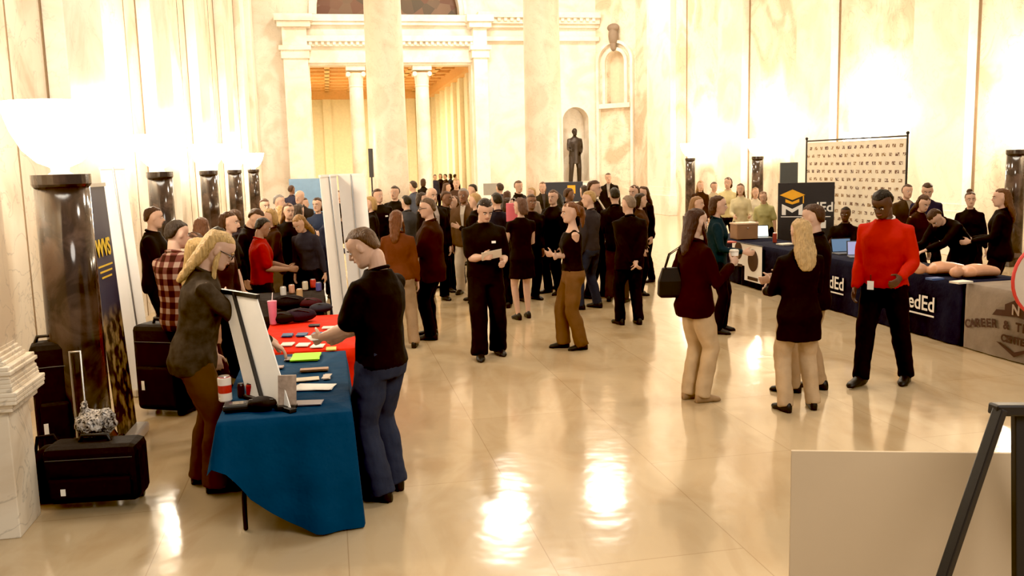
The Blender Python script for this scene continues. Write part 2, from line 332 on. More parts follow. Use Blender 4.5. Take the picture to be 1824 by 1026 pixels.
# far room
u2=57.; b=MB(); b.hbox(u2,u2+.3,-7,10,0,8); b.hbox(UE+.8,u2,vL-2.2,vL-1.9,0,8); b.hbox(UE+.8,u2,vR+.3,vR+.6,0,8)
k=UE+2
while k<u2: b.hbox(k,k+.6,vR+.1,vR+.35,0,6.7); b.hbox(k,k+.6,vL-1.95,vL-1.7,0,6.7); k+=2.4
for k in range(6): b.hbox(u2-.25,u2,-2.5+1.7*k-1,-2.5+1.7*k-.5,0,6.7)
struct(b,'wall_back',M_YW)
b=MB(); b.hbox(UE+.8,u2,vL-2,vR+.4,6.95,7.2)
k=UE+.8
while k<u2: b.hbox(k,k+.35,vL-2,vR+.4,6.72,6.96); k+=1.8
k=vL-2
while k<vR+.4: b.hbox(UE+.8,u2,k,k+.25,6.72,6.96); k+=1.3
b.hbox(u2-.5,u2,vL-2,vR+.4,6.3,6.8); b.hbox(UE+.8,u2,vR-.1,vR+.4,6.3,6.8)
struct(b,'ceiling_far',M_WOOD)
# columns
def column(px,u,rad,h,label,ionic=False):
    v=onu(px,290,u)[0]; t=thing('marble_column',label,'column',hp(u,v),HANG)
    mm=M_COL if not ionic else M_WALL2
    b=MB(); b.box(-rad*1.4,rad*1.4,-rad*1.4,rad*1.4,0,.25); b.lathe([(rad*1.35,.25),(rad*1.4,.33),(rad*1.3,.42),(rad*1.15,.45),(rad*1.22,.55),(rad*1.05,.62)]); build(b,'base',mm,t,False,bevel=.01)
    b=MB(); b.lathe([(rad*(1.03-.1*(k/10)**1.5),.6+(h-.9-.6)*k/10) for k in range(11)],n=40); build(b,'shaft',mm,t,False,smooth=True)
    b=MB(); r2=rad*.93; b.lathe([(r2,h-.9),(r2*1.08,h-.85),(r2,h-.8),(r2*1.1,h-.5),(r2*1.25,h-.3)]); b.box(-r2*1.4,r2*1.4,-r2*1.2,r2*1.2,h-.2,h); cp=build(b,'capital',mm,t,False)
    for sx in (-1,1): b=MB(); b.tube([(sx*r2*1.1,-r2,h-.35),(sx*r2*1.1,r2,h-.35)],r2*.35,12,False); build(b,'volute',mm,cp,False)
column(693,30.5,.62,HT,'tall veined marble column standing left in the middle of the hall')
column(969,30.5,.62,HT,'tall veined marble column in the middle of the hall beside the bronze statue')
column(641,UE+.4,.31,zl,'slim white column left in the far opening beneath the mural',True)
column(757,UE+.4,.31,zl,'slim white column right in the far opening between the two tall columns',True)
# torcheres
M_BOWL=plain('lamp_glass',(1,.95,.85),.4,emit=16,ec=(1,.91,.76))
def torchere(u,v,label,en=430,rs=1.0):
    t=thing('torchere_lamp',label,'lamp',hp(u,v),HANG,'marble torcheres along the walls')
    b=MB(); b.box(-.21*rs,.21*rs,-.21*rs,.21*rs,0,.14); b.lathe([(.20*rs,.14),(.21*rs,.18),(.19*rs,.23),(.18*rs,.26)]); build(b,'base',M_DK,t,False,bevel=.01)
    b=MB(); b.lathe([(.178*rs,.25),(.176*rs,.8),(.172*rs,1.4),(.168*rs,2.12)],n=32); build(b,'shaft',M_DK,t,False,smooth=True)
    b=MB(); b.lathe([(.172*rs,2.11),(.182*rs,2.13),(.182*rs,2.2)],n=32); build(b,'capital',M_DK,t,False)
    b=MB(); b.lathe([(.09,2.2),(.06,2.22),(.07,2.28)],n=20); build(b,'stem',M_WHT,t,False,smooth=True)
    b=MB(); b.lathe([(.06,2.25),(.15,2.29),(.24,2.38),(.31,2.52),(.35,2.66),(.36,2.72),(.33,2.70),(.15,2.5)],n=32); build(b,'bowl',M_BOWL,t,False,smooth=True)
    l=bpy.data.lights.new('bulb','POINT'); l.energy=en; l.color=(1,.86,.66); l.shadow_soft_size=.2
    o=bpy.data.objects.new('bulb',l); COL.objects.link(o); o.parent=t; o.location=(0,0,3.1)
ordn=['nearest','second','third','fourth','farthest']
for i,u in enumerate(LU): torchere(u,-2.36 if i else -1.93,'%s dark marble torchere from the camera along the left wall'%ordn[i] if i else 'thick dark marble torchere left of the navy and gold banner, nearest the camera',en=300 if i else 260,rs=1.0 if i else 1.12)
rl=['dark marble torchere with white glowing bowl at the right edge','dark marble torchere on the right wall hidden behind the printed backdrop','dark marble torchere on the right wall left of the printed backdrop','farthest dark marble torchere on the right wall']
for i,u in enumerate(RU): torchere(u,12.75,rl[i],en=320)
# general lighting
def area(loc,sx,e,c=(1,.89,.74),rot=(0,0,0)):
    l=bpy.data.lights.new('ceiling_and_fill_light','AREA'); l.shape='DISK'; l.size=sx; l.energy=e; l.color=c
    o=bpy.data.objects.new('ceiling_and_fill_light',l); COL.objects.link(o); o.location=loc; o.rotation_euler=rot
for u,e in ((8,330),(16,420),(24,560)): area(hp(u,6.0,HT-.2),1.7,e)  # general fill discs added under the unseen ceiling
for u,v,e in ((32.7,6.0,700),(34,1.0,380),(34,10.5,380)): area(hp(u,v,HT-.2),1.3,e)  # middle disc set for the floor highlight, outer pair added for the end wall
area(hp(48,1.,6.2),5,1200,(1,.89,.66))
area(hp(-1,4,6),3.5,400,(1,.91,.8),rot=(R(58),0,HANG))  # added warm frontal fill from behind the camera, not a ceiling fitting
w=bpy.data.worlds.new('world'); S.world=w; w.use_nodes=True; w.node_tree.nodes['Background'].inputs[0].default_value=(1,.90,.77,1); w.node_tree.nodes['Background'].inputs[1].default_value=.42
S.view_settings.view_transform='Standard'; S.view_settings.look='None'; S.view_settings.exposure=0.10
try:
    S.view_settings.use_curve_mapping=True; cm=S.view_settings.curve_mapping; cm.black_level=(.010,.012,.013); cm.update()
except Exception as ex: print('curve',ex)
# ================================================================ TABLES
def cloth(u0,u1,v0,v1,zt,dropf,amp=.03,seed=0):
    rn=random.Random(seed); pts=[]
    def seg(a,c,nx):
        k=max(2,int((c-a).length/.04))
        for i in range(k): pts.append((a+(c-a)*i/k,nx))
    A=V((u0,v0,0));B_=V((u0,v1,0));C_=V((u1,v1,0));D_=V((u1,v0,0))
    seg(A,B_,V((-1,0,0)));seg(B_,C_,V((0,1,0)));seg(C_,D_,V((1,0,0)));seg(D_,A,V((0,-1,0)))
    N=len(pts); b=MB(); rings=[]; ph=rn.random()*6
    cen=V(((u0+u1)/2,(v0+v1)/2,0))
    def wp(q,z): return hp(q.x,q.y,z)
    rings.append([wp(cen+(q-cen)*.3,zt) for q,_ in pts]); rings.append([wp(cen+(q-cen)*.985,zt) for q,_ in pts]); rings.append([wp(q,zt-.006) for q,_ in pts])
    for k in range(1,11):
        t=k/10; rg=[]
        for i,(q,nx) in enumerate(pts):
            s=i*.04; nb=(pts[i-1][1]+nx+pts[(i+1)%N][1]); nb.normalize()
            off=.006+t*amp*(.7+.55*math.sin(s*9+ph+math.sin(s*2.3)*2)+.4*math.sin(s*23+ph*2))
            qq=q+nb*off; rg.append(wp(qq,zt-.006-dropf(q.x,q.y)*t))
        rings.append(rg)
    b.loft(rings,False); o=len(rings[0]); b.f.append(tuple(range(o))); b.m.append(0); return b
def table(u0,u1,v0,v1,label):
    t=thing('folding_table',label,'table',hp((u0+u1)/2,(v0+v1)/2),HANG)
    b=MB(); b.hbox(u0+.01,u1-.01,v0+.01,v1-.01,.705,.73); build(b,'tabletop',plain('table_plastic',(.5,.48,.42),.5),t,bevel=.004)
    for u,s in ((u0+.25,-1),(u1-.25,1)):
        b=MB()
        for v in (v0+.09,v1-.09): b.tube([hp(u,v,.70),hp(u,v,.34),hp(u+s*.03,v,.26),hp(u+s*.10,v,.20),hp(u+s*.12,v,.12),hp(u+s*.12,v,.012)],.0155,8)
        b.tube([hp(u,v0+.09,.34),hp(u,v1-.09,.34)],.011,8); lg=build(b,'leg',M_MET,t,smooth=True)
        b=MB(); b.tube([hp(u,(v0+v1)/2,.34),hp(u-s*.35,(v0+v1)/2,.70)],.009,8); build(b,'brace',M_MET,lg,smooth=True)
T=(-.70,.05)
table(5.38,7.2,*T,'folding table with bent metal legs under the blue cloth')
def lin(x,P):
    for (a,c),(d,e) in zip(P,P[1:]):
        if x<=d: return c+(e-c)*(x-a)/(d-a)
    return P[-1][1]
def dblue(u,v):
    f=max(0.,min(1.,(v-T[0])/(T[1]-T[0])))
    if u<5.39: return lin(f,[(0,.26),(.10,.36),(.2,.48),(.35,.57),(.5,.66),(.7,.715),(1,.725)])
    if v>T[1]-.01: return .725
    return .32 if v<T[0]+.01 and u<6.6 else .5
build(cloth(5.36,7.22,T[0]-.015,T[1]+.015,.742,dblue,.055,1),'tablecloth',fab((.009,.050,.112),'blue_cloth'),smooth=True,label='blue tablecloth draped over the nearest table on the left',cat='tablecloth')
T2=(-.60,.14)
table(7.30,9.06,*T2,'folding table beneath the bright red tablecloth')
build(cloth(7.30,9.06,T2[0]-.015,T2[1]+.015,.742,lambda u,v:.72,.06,2),'tablecloth',fab((.70,.035,.02),'red_cloth'),smooth=True,label='bright red tablecloth on the table beyond the blue one',cat='tablecloth')
T3=(-.88,-.13)
table(9.18,10.96,*T3,'folding table under black cloth beyond the red table')
build(cloth(9.17,10.98,T3[0]-.015,T3[1]+.015,.742,lambda u,v:.71,.03,3),'tablecloth',fab((.02,.015,.015),'black_cloth'),smooth=True,label='black tablecloth on the table beyond the red one at left',cat='tablecloth')
Q=(6.95,7.72); NAVY=fab((.012,.016,.035),'navy_cloth')
rt=[(6.95,8.75,'grey'),(8.82,10.62,'navy'),(10.68,12.48,'navy'),(12.54,14.34,'navy'),(14.4,16.2,'navy')]
nml=['grey tablecloth lettered with a training centre name at the right edge','navy tablecloth nearest the grey one, with white lettering','navy tablecloth second from the grey one, behind the blonde pair','navy tablecloth third from the grey one, below the laptop','farthest navy tablecloth in the right hand row']
TXW=plain('white_print',(.85,.82,.75),.6); TXK=plain('red_brown_print',(.045,.014,.012),.6); TXG=plain('gold_print',(.85,.42,.03),.6)
for i,(a,c,k) in enumerate(rt):
    table(a,c,*Q,'folding table under the %s'%nml[i].replace('tablecloth','cloth'))
    o=build(cloth(a,c,Q[0]-.015,Q[1]+.015,.742,lambda u,v:.725,.012 if k=='grey' else .02,10+i),'tablecloth',fab((.25,.205,.165),'grey_cloth') if k=='grey' else NAVY,smooth=True,label=nml[i],cat='tablecloth')
    fv=Q[0]-.055
    if k=='navy' and i<3:
        cu=(a+c)/2+(-.15 if i==1 else -.1)
        text('MedEd',.25,hp(cu,fv,.33),-HU,Z,TXW,o,bold=.003)
        b=MB(); b.hbox(cu-.34,cu+.2,fv-.003,fv,.265,.285); build(b,'print_line',TXW,o)
        b=MB(); b.prism([(-.12,0),(0,.05),(.12,0),(0,-.05)],hp(cu+.30,fv-.004,.60),-HU,Z,HV*.003); build(b,'cap_emblem',TXG,o)
    if k=='grey':
        # arched line of letters
        word='CAREER & TECHNICAL'; cu=7.95; rad=1.4; sp_=.086
        for j,chh in enumerate(word):
            if chh==' ': continue
            aa=(j-(len(word)-1)/2)*sp_/rad
            pos=hp(cu,fv,.34)-HU*(rad*math.sin(aa))+Z*(rad*(math.cos(aa)-1)*.45)
            xd_=-HU*math.cos(aa*.45)-Z*math.sin(aa*.45); yd_=Z*math.cos(aa*.45)-HU*math.sin(aa*.45)
            text(chh,.125,pos,xd_,yd_,TXK,o,bold=.005)
        text('CENTER',.105,hp(cu,fv,.20),-HU,Z,TXK,o,bold=.005)
        b=MB(); b.prism([(-.34,.0),(-.28,.07),(-.16,.08),(-.16,.14),(0,.21),(.16,.14),(.16,.08),(.28,.07),(.34,.0),(0,.03)],hp(cu,fv,.455),-HU,Z,HV*.003)
        b.prism([(-.26,0),(0,-.12),(.26,0),(.2,0),(0,-.07),(-.2,0)],hp(cu,fv,.18),-HU,Z,HV*.003)
        build(b,'emblem',TXK,o)
        text('N',.15,hp(cu,fv-.004,.505),-HU,Z,plain('grey_print',(.38,.30,.24),.6),o,bold=.004)
# ---------------------------------------------------------------- banners left
def quadpanel(mb,a,b_,c,d,th=.004):
    nrm=(b_-a).cross(d-a).normalized()*th; mb.hexa([a-nrm,b_-nrm,c-nrm,d-nrm,a+nrm,b_+nrm,c+nrm,d+nrm])
def navygold():
    mt,nt,bb=nm('banner_print'); bb.inputs['Roughness'].default_value=.45
    tc=nt.nodes.new('ShaderNodeTexCoord'); sp=nt.nodes.new('ShaderNodeSeparateXYZ'); L(nt,tc.outputs['Object'],sp.inputs[0])
    nz=nt.nodes.new('ShaderNodeTexNoise'); nz.inputs['Scale'].default_value=9; nz.inputs['Detail'].default_value=5; L(nt,tc.outputs['Object'],nz.inputs['Vector'])
    cr=nt.nodes.new('ShaderNodeValToRGB'); e=cr.color_ramp.elements; e[0].position=.46; e[0].color=(.015,.012,.01,1); e[1].position=.62; e[1].color=(.34,.24,.10,1)
    L(nt,nz.outputs['Fac'],cr.inputs[0])
    mr=nt.nodes.new('ShaderNodeMapRange'); mr.inputs[1].default_value=1.15; mr.inputs[2].default_value=1.0; L(nt,sp.outputs[2],mr.inputs[0])
    mx=nt.nodes.new('ShaderNodeMix'); mx.data_type='RGBA'; mx.inputs[6].default_value=(.024,.032,.068,1); L(nt,cr.outputs[0],mx.inputs[7]); L(nt,mr.outputs[0],mx.inputs[0]); L(nt,mx.outputs[2],bb.inputs['Base Color']); return mt
a=ground(212,808); c=ground(246,768)
t=thing('retractable_banner','navy retractable banner with yellow letters and gold picture leaning by far left torchere','banner',(a+c)/2)
al=(c-a).normalized(); W=.56; cc=(a+c)/2; a=cc-al*W/2; c=cc+al*W/2; a.z=c.z=.09
hh=2.02; tl=V((-.11,.02,0))
b=MB(); quadpanel(b,a,c,c+Z*hh+tl,a+Z*hh+tl,.002); sh=build(b,'banner_sheet',navygold(),t)
nn=al.cross(Z)
if nn.dot(-cc)<0: nn=-nn
xd=Z.cross(nn)
ud=(Z*hh+tl).normalized(); YP=plain('yellow_print',(.75,.52,.04),.5)
text('WVS',.19,(a+c)/2+ud*1.46+nn*.008,xd,ud,YP,sh,bold=.006)
b=MB()
for k in range(3): q=(a+c)/2+ud*(1.38-.045*k)+nn*.006; b.obox(q,xd*(.20-.03*k),nn*.001,ud*.007)
build(b,'print_lines',YP,sh)
b=MB(); b.obox((a+c)/2-Z*.045,al*(W/2+.02),nn*.10,Z*.045); build(b,'base',plain('silver_base',(.6,.56,.5),.35,.4),t,bevel=.02)
b=MB(); b.bar(a+Z*hh+tl,c+Z*hh+tl,.03); build(b,'top_rail',M_STEEL,sh); b=MB(); b.tube([(a+c)/2-nn*.05,(a+c)/2+Z*hh+tl-nn*.02],.01,8); build(b,'pole',M_STEEL,t)
def rbanner(pts,H_,label,mat=M_WHT,tl=V((0,0,0))):
    a,c=pts; t=thing('retractable_banner',label,'banner',(a+c)/2); al=(c-a).normalized(); nn=al.cross(Z)
    a=V((a.x,a.y,.08)); c=V((c.x,c.y,.08)); up=Z*(H_-.08)+tl
    b=MB(); quadpanel(b,a,c,c+up,a+up,.003); sh=build(b,'banner_sheet',mat,t)
    b=MB(); b.obox((a+c)/2-Z*.04,al*((c-a).length/2+.02),nn*.09,Z*.04); build(b,'base',plain('silver_base',(.6,.56,.5),.35,.4),t,bevel=.015)
    b=MB(); b.bar(a+up,c+up,.025); build(b,'top_rail',M_WHT,sh); b=MB(); b.tube([(a+c)/2+nn*.04,(a+c)/2+up+nn*.01],.009,8); build(b,'pole',M_STEEL,t); return t
g0=at(232,672,8.7); g1=at(274,670,8.95)
rbanner((V((g0.x,g0.y,0)),V((g1.x,g1.y,0))),2.25,'blank white back of a tall retractable banner behind the navy banner',tl=V((-.12,0,0)))
g0=at(594,500,9.8); g1=at(622,500,10.6); g2=at(672,500,10.55)
rbanner((V((g0.x,g0.y,0)),V((g1.x,g1.y,0))),2.11,'narrow white banner seen edge on beside the black table',tl=V((-.09,0,0)))
rbanner((V((g1.x+.02,g1.y,0)),V((g2.x,g2.y,0))),2.11,'wide white banner behind the man in black polo and jeans',tl=V((-.09,0,0)))
# tabletop banner
ta=ground(441,706,.755); tb=ground(519,731,.755); tc_=at(457,528,5.72); td=at(394,518,6.05)
t=thing('tabletop_banner','small white tabletop banner with black rails standing on the blue tablecloth','banner',(ta+tb)/2)
b=MB(); quadpanel(b,ta,tb,tc_,td,.003); sh=build(b,'banner_sheet',M_WHT,t)
b=MB(); b.bar(td+(td-tc_)*.04,tc_+(tc_-td)*.04,.028); build(b,'top_rail',M_BLK,sh)
b=MB(); b.bar((ta*.62+tb*.38)+V((0,-.02,0)),(td*.62+tc_*.38)+V((0,-.015,0)),.02); build(b,'pole',M_BLK,t)
b=MB(); b.bar(ta+(ta-tb)*.04,tb+(tb-ta)*.04,.05,.03); build(b,'base',M_BLK,t,bevel=.006)
# ---------------------------------------------------------------- luggage
NYL=plain('black_nylon',(.014,.011,.012),.75,bump=.6,bscale=9,spec=.2)
def suitcase(loc,rz,w,d,h,label):
    t=thing('suitcase',label,'suitcase',loc,rz)
    b=MB(); b.box(-w/2,w/2,-d/2,d/2,.05,h); bd=build(b,'body',NYL,t,False,bevel=.05)
    b=MB(); b.box(-w/2+.04,w/2-.04,-d/2-.03,-d/2+.02,.10,h*.55); build(b,'pocket',NYL,bd,False,bevel=.02)
    b=MB(); b.tube([(-w/2+.03,-d/2-.003,h*.82),(w/2-.03,-d/2-.003,h*.82)],.004,6); build(b,'zipper',plain('dark_zip',(.06,.06,.06),.4),bd,False)
    b=MB(); b.box(-w*.3,-w*.3+.03,-d/2-.035,-d/2-.028,h*.30,h*.40); build(b,'tag',TXW,bd,False)
    for sx in (-1,1):
        b=MB(); b.tube([(sx*w*.4-.015,d*.35,.035),(sx*w*.4+.015,d*.35,.035)],.033,14,False); build(b,'wheel',M_BLK,t,False,smooth=True)
    b=MB(); b.tube([(-.1,0,h-.01),(-.08,0,h+.04),(.08,0,h+.04),(.1,0,h-.01)],.014,8); build(b,'handle',M_BLK,t,False,smooth=True)
q=ground(165,910); suitcase((q.x,q.y+.12,0),R(6),.60,.28,.44,'large black soft case lying in front of the navy banner')
q=ground(97,850); suitcase((q.x-.04,q.y+.20,0),R(24),.28,.22,.98,'tall black rolling case standing behind the low black case')
q=ground(85,905)
t=thing('duffel_bag','small black shoulder bag slumped left of the low black case','bag',(q.x-.02,q.y+.14,0),R(10))
b=MB(); b.ell(V((0,0,.20)),V((.13,0,0)),V((0,.10,0)),V((0,0,.20)),16,10); b.box(-.11,.11,-.08,.08,.01,.2); build(b,'bag_body',NYL,t,False,vox=.015,sm=4); b=MB(); b.tube([(-.1,0,.3),(-.06,-.04,.46),(.04,-.04,.47),(.1,0,.3)],.012,8); build(b,'strap',NYL,t,False,smooth=True)
q=at(140,700,6.42)
t=thing('luggage_trolley','folded silver luggage trolley handle standing beside the tall black case','trolley',(q.x,q.y,0),R(20))
b=MB(); b.tube([(-.035,0,.08),(-.035,0,.92),(.035,0,.92),(.035,0,.08)],.010,8); build(b,'handle',M_STEEL,t,False,smooth=True)
b=MB(); b.box(-.08,.08,-.12,.03,.04,.07); build(b,'plate',M_BLK,t,False,bevel=.01)
for sx in (-.08,.08):
    b=MB(); b.tube([(sx-.012,.04,.06),(sx+.012,.04,.06)],.045,16,False); build(b,'wheel',M_BLK,t,False)
def spotted():
    mt,nt,bb=nm('swag_bag'); tc=nt.nodes.new('ShaderNodeTexCoord')
    n5=nt.nodes.new('ShaderNodeTexNoise'); n5.inputs['Scale'].default_value=30; n5.inputs['Distortion'].default_value=2; L(nt,tc.outputs['Object'],n5.inputs['Vector'])
    cr=nt.nodes.new('ShaderNodeValToRGB'); e=cr.color_ramp.elements; e[0].position=.42; e[0].color=(.03,.026,.026,1); e[1].position=.58; e[1].color=(.50,.45,.40,1)
    L(nt,n5.outputs['Fac'],cr.inputs[0]); L(nt,cr.outputs[0],bb.inputs['Base Color']); bb.inputs['Roughness'].default_value=.25; return mt
q=at(172,775,5.92); q.z=.525
b=MB(); b.ell(q,V((.14,0,0)),V((0,.10,0)),V((0,0,.09)),20,12); b.tube([q+V((-.04,0,.06)),q+V((-.07,0,.13))],[.04,.025],10); b.ell(q+V((.07,0,.04)),V((.07,0,0)),V((0,.06,0)),V((0,0,.06)))
TXB=bpy.data.textures.new('crumple','CLOUDS'); TXB.noise_scale=.05
bg=build(b,'plastic_bag',spotted(),vox=.008,sm=1,disp=(TXB,.05),label='clear plastic bag full of white and black giveaways on the low case',cat='bag')
q=ground(312,748); suitcase((q.x-.14,q.y+.25,0),R(-15),.48,.28,.84,'black upright bag behind the woman in olive, beside white banner')
# ---------------------------------------------------------------- things on left tables
def tz(px,py,z=.75): q=ground(px,py,z); return q
def paper(px,py,w,l,mat,label,rz=0,n=1,name='flyer',cat='flyer',th=.003):
    q=tz(px,py); t=MB()
    for i in range(n):
        a=R(random.uniform(-6,6)) if n>1 else 0
        ax=V((math.cos(rz+a),math.sin(rz+a),0)); ay=V((-ax.y,ax.x,0)); t.obox(q+Z*(th/2+i*th*1.05),ax*w/2,ay*l/2,Z*th/2)
    return build(t,name,mat,bevel=.001,label=label,cat=cat)
WP=plain('white_paper',(.8,.76,.68),.6); GP=plain('lime_paper',(.35,.75,.02),.6); BP=plain('blue_card',(.02,.09,.2),.5)
paper(545,637,.21,.26,GP,'stack of lime green sheets near the end of the blue tablecloth',.1,4)
paper(560,660,.20,.07,plain('brown_box',(.35,.2,.12),.6),'flat brown pamphlet stack just nearer than the green sheets',.15,5)
paper(560,690,.26,.16,WP,'white open brochure on the middle of the blue tablecloth',-.05,2)
paper(550,718,.17,.11,plain('grey_card',(.25,.22,.24),.4),'small grey printed card near front edge of blue tablecloth',.1,2)
paper(545,676,.18,.10,plain('cream',(.6,.5,.35),.6),'cream leaflet between the brown pamphlets and white brochure',.2,2)
for i,(x,y) in enumerate(((512,598),(538,597),(565,596))): paper(x,y,.09,.13,BP,['left','middle','right'][i]+' one of three blue cards in a row on the red tablecloth',.1,4)
for i,(x,y) in enumerate(((512,614),(540,615),(566,617))): paper(x,y,.10,.13,WP,['left','middle','right'][i]+' one of three white leaflets below the blue cards on red cloth',0,3)
for x,y,w1,l1,c,lb in ((590,622,.08,.12,(.6,.5,.1),'yellow card at the right edge of the red tablecloth'),(586,584,.12,.09,(.75,.7,.6),'white envelope near the far right corner of red tablecloth'),(520,640,.10,.12,(.1,.08,.07),'black card beside the lime green sheets'),(505,700,.07,.10,(.55,.2,.12),'orange card left of the white open brochure'),(582,672,.05,.14,(.5,.42,.35),'narrow beige bookmark right of the brown pamphlets'),(495,655,.08,.08,(.3,.22,.2),'small brown square card left of the brown pamphlets'),(560,580,.10,.10,(.02,.02,.03),'small black notebook behind the blue cards')):
    paper(x,y,w1,l1,plain('card_'+lb[:6],c,.5),lb,.1,3,name='card',cat='card')
q=tz(425,729); t=thing('tablet_device','flat black device near the front left of the blue table','device',q); b=MB(); b.obox(q+Z*.02,V((.085,.02,0)),V((-.012,.06,0)),Z*.02); build(b,'body',M_BLK,t,bevel=.012); b=MB(); b.obox(q+Z*.0405,V((.05,.012,0)),V((-.007,.035,0)),Z*.001); build(b,'screen',plain('dark_glass',(.05,.05,.06),.1),t)
q=tz(468,730); t=thing('pouch','black zip pouch at the front of the blue table','pouch',q); b=MB(); b.ell(q+Z*.04,V((.09,0,0)),V((0,.06,0)),Z*.045,16,8); build(b,'body',NYL,t,smooth=True); b=MB(); b.tube([q+V((-.07,-.02,.07)),q+V((.07,-.02,.07))],.003,6); build(b,'zipper',M_STEEL,t)
def can(px,py,rr,h,mat,label,name='can',cat='can',lid=None):
    q=tz(px,py,.745); t=thing(name,label,cat,q); b=MB(); b.lathe([(rr*.85,0),(rr,.008),(rr,h-.01),(rr*.85,h)],q,20); build(b,'body',mat,t,smooth=False)
    b=MB(); b.lathe([(rr*.86,h-.002),(rr*.8,h+.004),(rr*.3,h+.004)],q,20); build(b,'lid',lid or M_STEEL,t); return t
def redwhite():
    mt,nt,bb=nm('red_white_label'); tc=nt.nodes.new('ShaderNodeTexCoord'); wv=nt.nodes.new('ShaderNodeTexWave'); wv.bands_direction='Z'; wv.inputs['Scale'].default_value=3; wv.inputs['Distortion'].default_value=3
    L(nt,tc.outputs['Object'],wv.inputs[0]); cr=nt.nodes.new('ShaderNodeValToRGB'); cr.color_ramp.elements[0].color=(.5,.03,.02,1); cr.color_ramp.elements[1].color=(.8,.7,.6,1); cr.color_ramp.elements[0].position=.4; cr.color_ramp.elements[1].position=.5
    L(nt,wv.outputs[0],cr.inputs[0]); L(nt,cr.outputs[0],bb.inputs['Base Color']); bb.inputs['Roughness'].default_value=.3; return mt
can(402,714,.042,.16,redwhite(),'red and white tin at the left edge of the blue table',name='tin',cat='tin')
can(448,708,.03,.09,plain('red_plastic',(.4,.01,.01),.3),'red canister beside the black pouch on the blue table',name='canister',cat='canister',lid=M_BLK)
can(430,708,.022,.09,plain('black_pl2',(.03,.01,.01),.3),'small black canister left of the red canister',name='canister',cat='canister',lid=M_BLK)
q=tz(512,728); t=thing('leaflet_holder','upright card holder leaning on the small white tabletop banner','holder',q); b=MB(); b.obox(q+Z*.1+V((0,.02,0)),V((.055,.0,0)),V((0,.006,.0)),V((0,.02,.1))); build(b,'card',plain('picture_card',(.35,.26,.2),.4,var=.6,scale=30),t); b=MB(); b.obox(q+Z*.012,V((.055,0,0)),V((0,.035,0)),Z*.012); build(b,'foot',M_BLK,t,bevel=.003)
q=tz(487,578); t=thing('tumbler','tall pink tumbler with straw on the red tablecloth','tumbler',q); b=MB(); b.lathe([(.028,0),(.032,.01),(.042,.2),(.042,.21)],q,20); build(b,'body',plain('pink_plastic',(.7,.2,.28),.3),t,smooth=True); b=MB(); b.lathe([(.044,.21),(.044,.225),(.02,.23)],q,20); build(b,'lid',plain('pink_plastic',(.7,.2,.28),.3),t); b=MB(); b.tube([q+Z*.22,q+V((.01,0,.3))],.004,6); build(b,'straw',M_WHT,t)
for i,(x,y,c,lb,sc) in enumerate(((505,575,(.02,.015,.015),'black cap folded on the far end of the red tablecloth',1),(535,572,(.03,.02,.03),'dark fabric bag on the far end of the red tablecloth',1.2),(552,548,(.05,.015,.02),'dark maroon pouch on the black tablecloth',1),(515,550,(.015,.012,.015),'black slumped tote left of the maroon pouch',1.4),(572,556,(.03,.03,.04),'dark grey pouch right of the maroon pouch',.9))):
    q=tz(x,y); t=thing('pouch',lb,'pouch',q); b=MB(); b.ell(q+Z*.05*sc,V((.13,.02,0))*sc,V((0,.1,0)),Z*.055*sc,18,8); build(b,'body',fab(c),t,smooth=True); b=MB(); b.tube([q+V((-.08,-.04,.08))*sc,q+V((0,-.06,.1))*sc,q+V((.08,-.04,.08))*sc],.007,6); build(b,'strap',M_BLK,t)
for i,(x,y,c,lb) in enumerate(((520,522,(.6,.3,.2),'small orange-brown jar on the black tablecloth'),(544,516,(.7,.6,.45),'small cream jar on the black tablecloth'),(558,512,(.5,.05,.04),'small red jar on the black tablecloth'),(568,518,(.1,.1,.3),'small blue jar on the black tablecloth'),(505,526,(.6,.55,.5),'small white jar on the black tablecloth'),(534,530,(.5,.3,.15),'small tan jar nearest on the black tablecloth'))):
    can(x,y,.035,.10,plain('jar%d'%i,c,.4),lb,name='jar',cat='jar')
# clutter on the right hand tables
for x,y,w1,l1,c,lb in ((1400,436,.25,.2,(.7,.65,.55),'white paper pile on the navy table right of the laptop'),(1283,424,.2,.2,(.6,.5,.35),'cream booklet pile at the far end of the navy tables'),(1300,432,.15,.2,(.5,.1,.08),'red booklet near the far end of the navy tables'),(1560,470,.2,.15,(.5,.48,.45),'grey paper pile between the laptops and the red sweater'),(1622,478,.2,.16,(.65,.58,.48),'white sheet pile right of the red sweater'),(1665,498,.16,.12,(.05,.1,.25),'blue booklet in front of the tan manikins'),(1712,504,.2,.14,(.72,.66,.55),'white sheets at the corner of the grey tablecloth')):
    paper(x,y,w1,l1,plain('pile_'+lb[:5],c,.6),lb,.3,7,name='booklet',cat='booklet')
for x,y,c,lb in ((1380,432,(.3,.05,.04),'small red bottle beside the laptop on navy cloth'),(1420,440,(.6,.6,.6),'small white bottle right of the white paper pile'),(1545,470,(.05,.05,.06),'small black bottle right of the laptops')):
    can(x,y,.035,.16,plain('bottle_'+lb[6:9],c,.35),lb,name='bottle',cat='bottle')
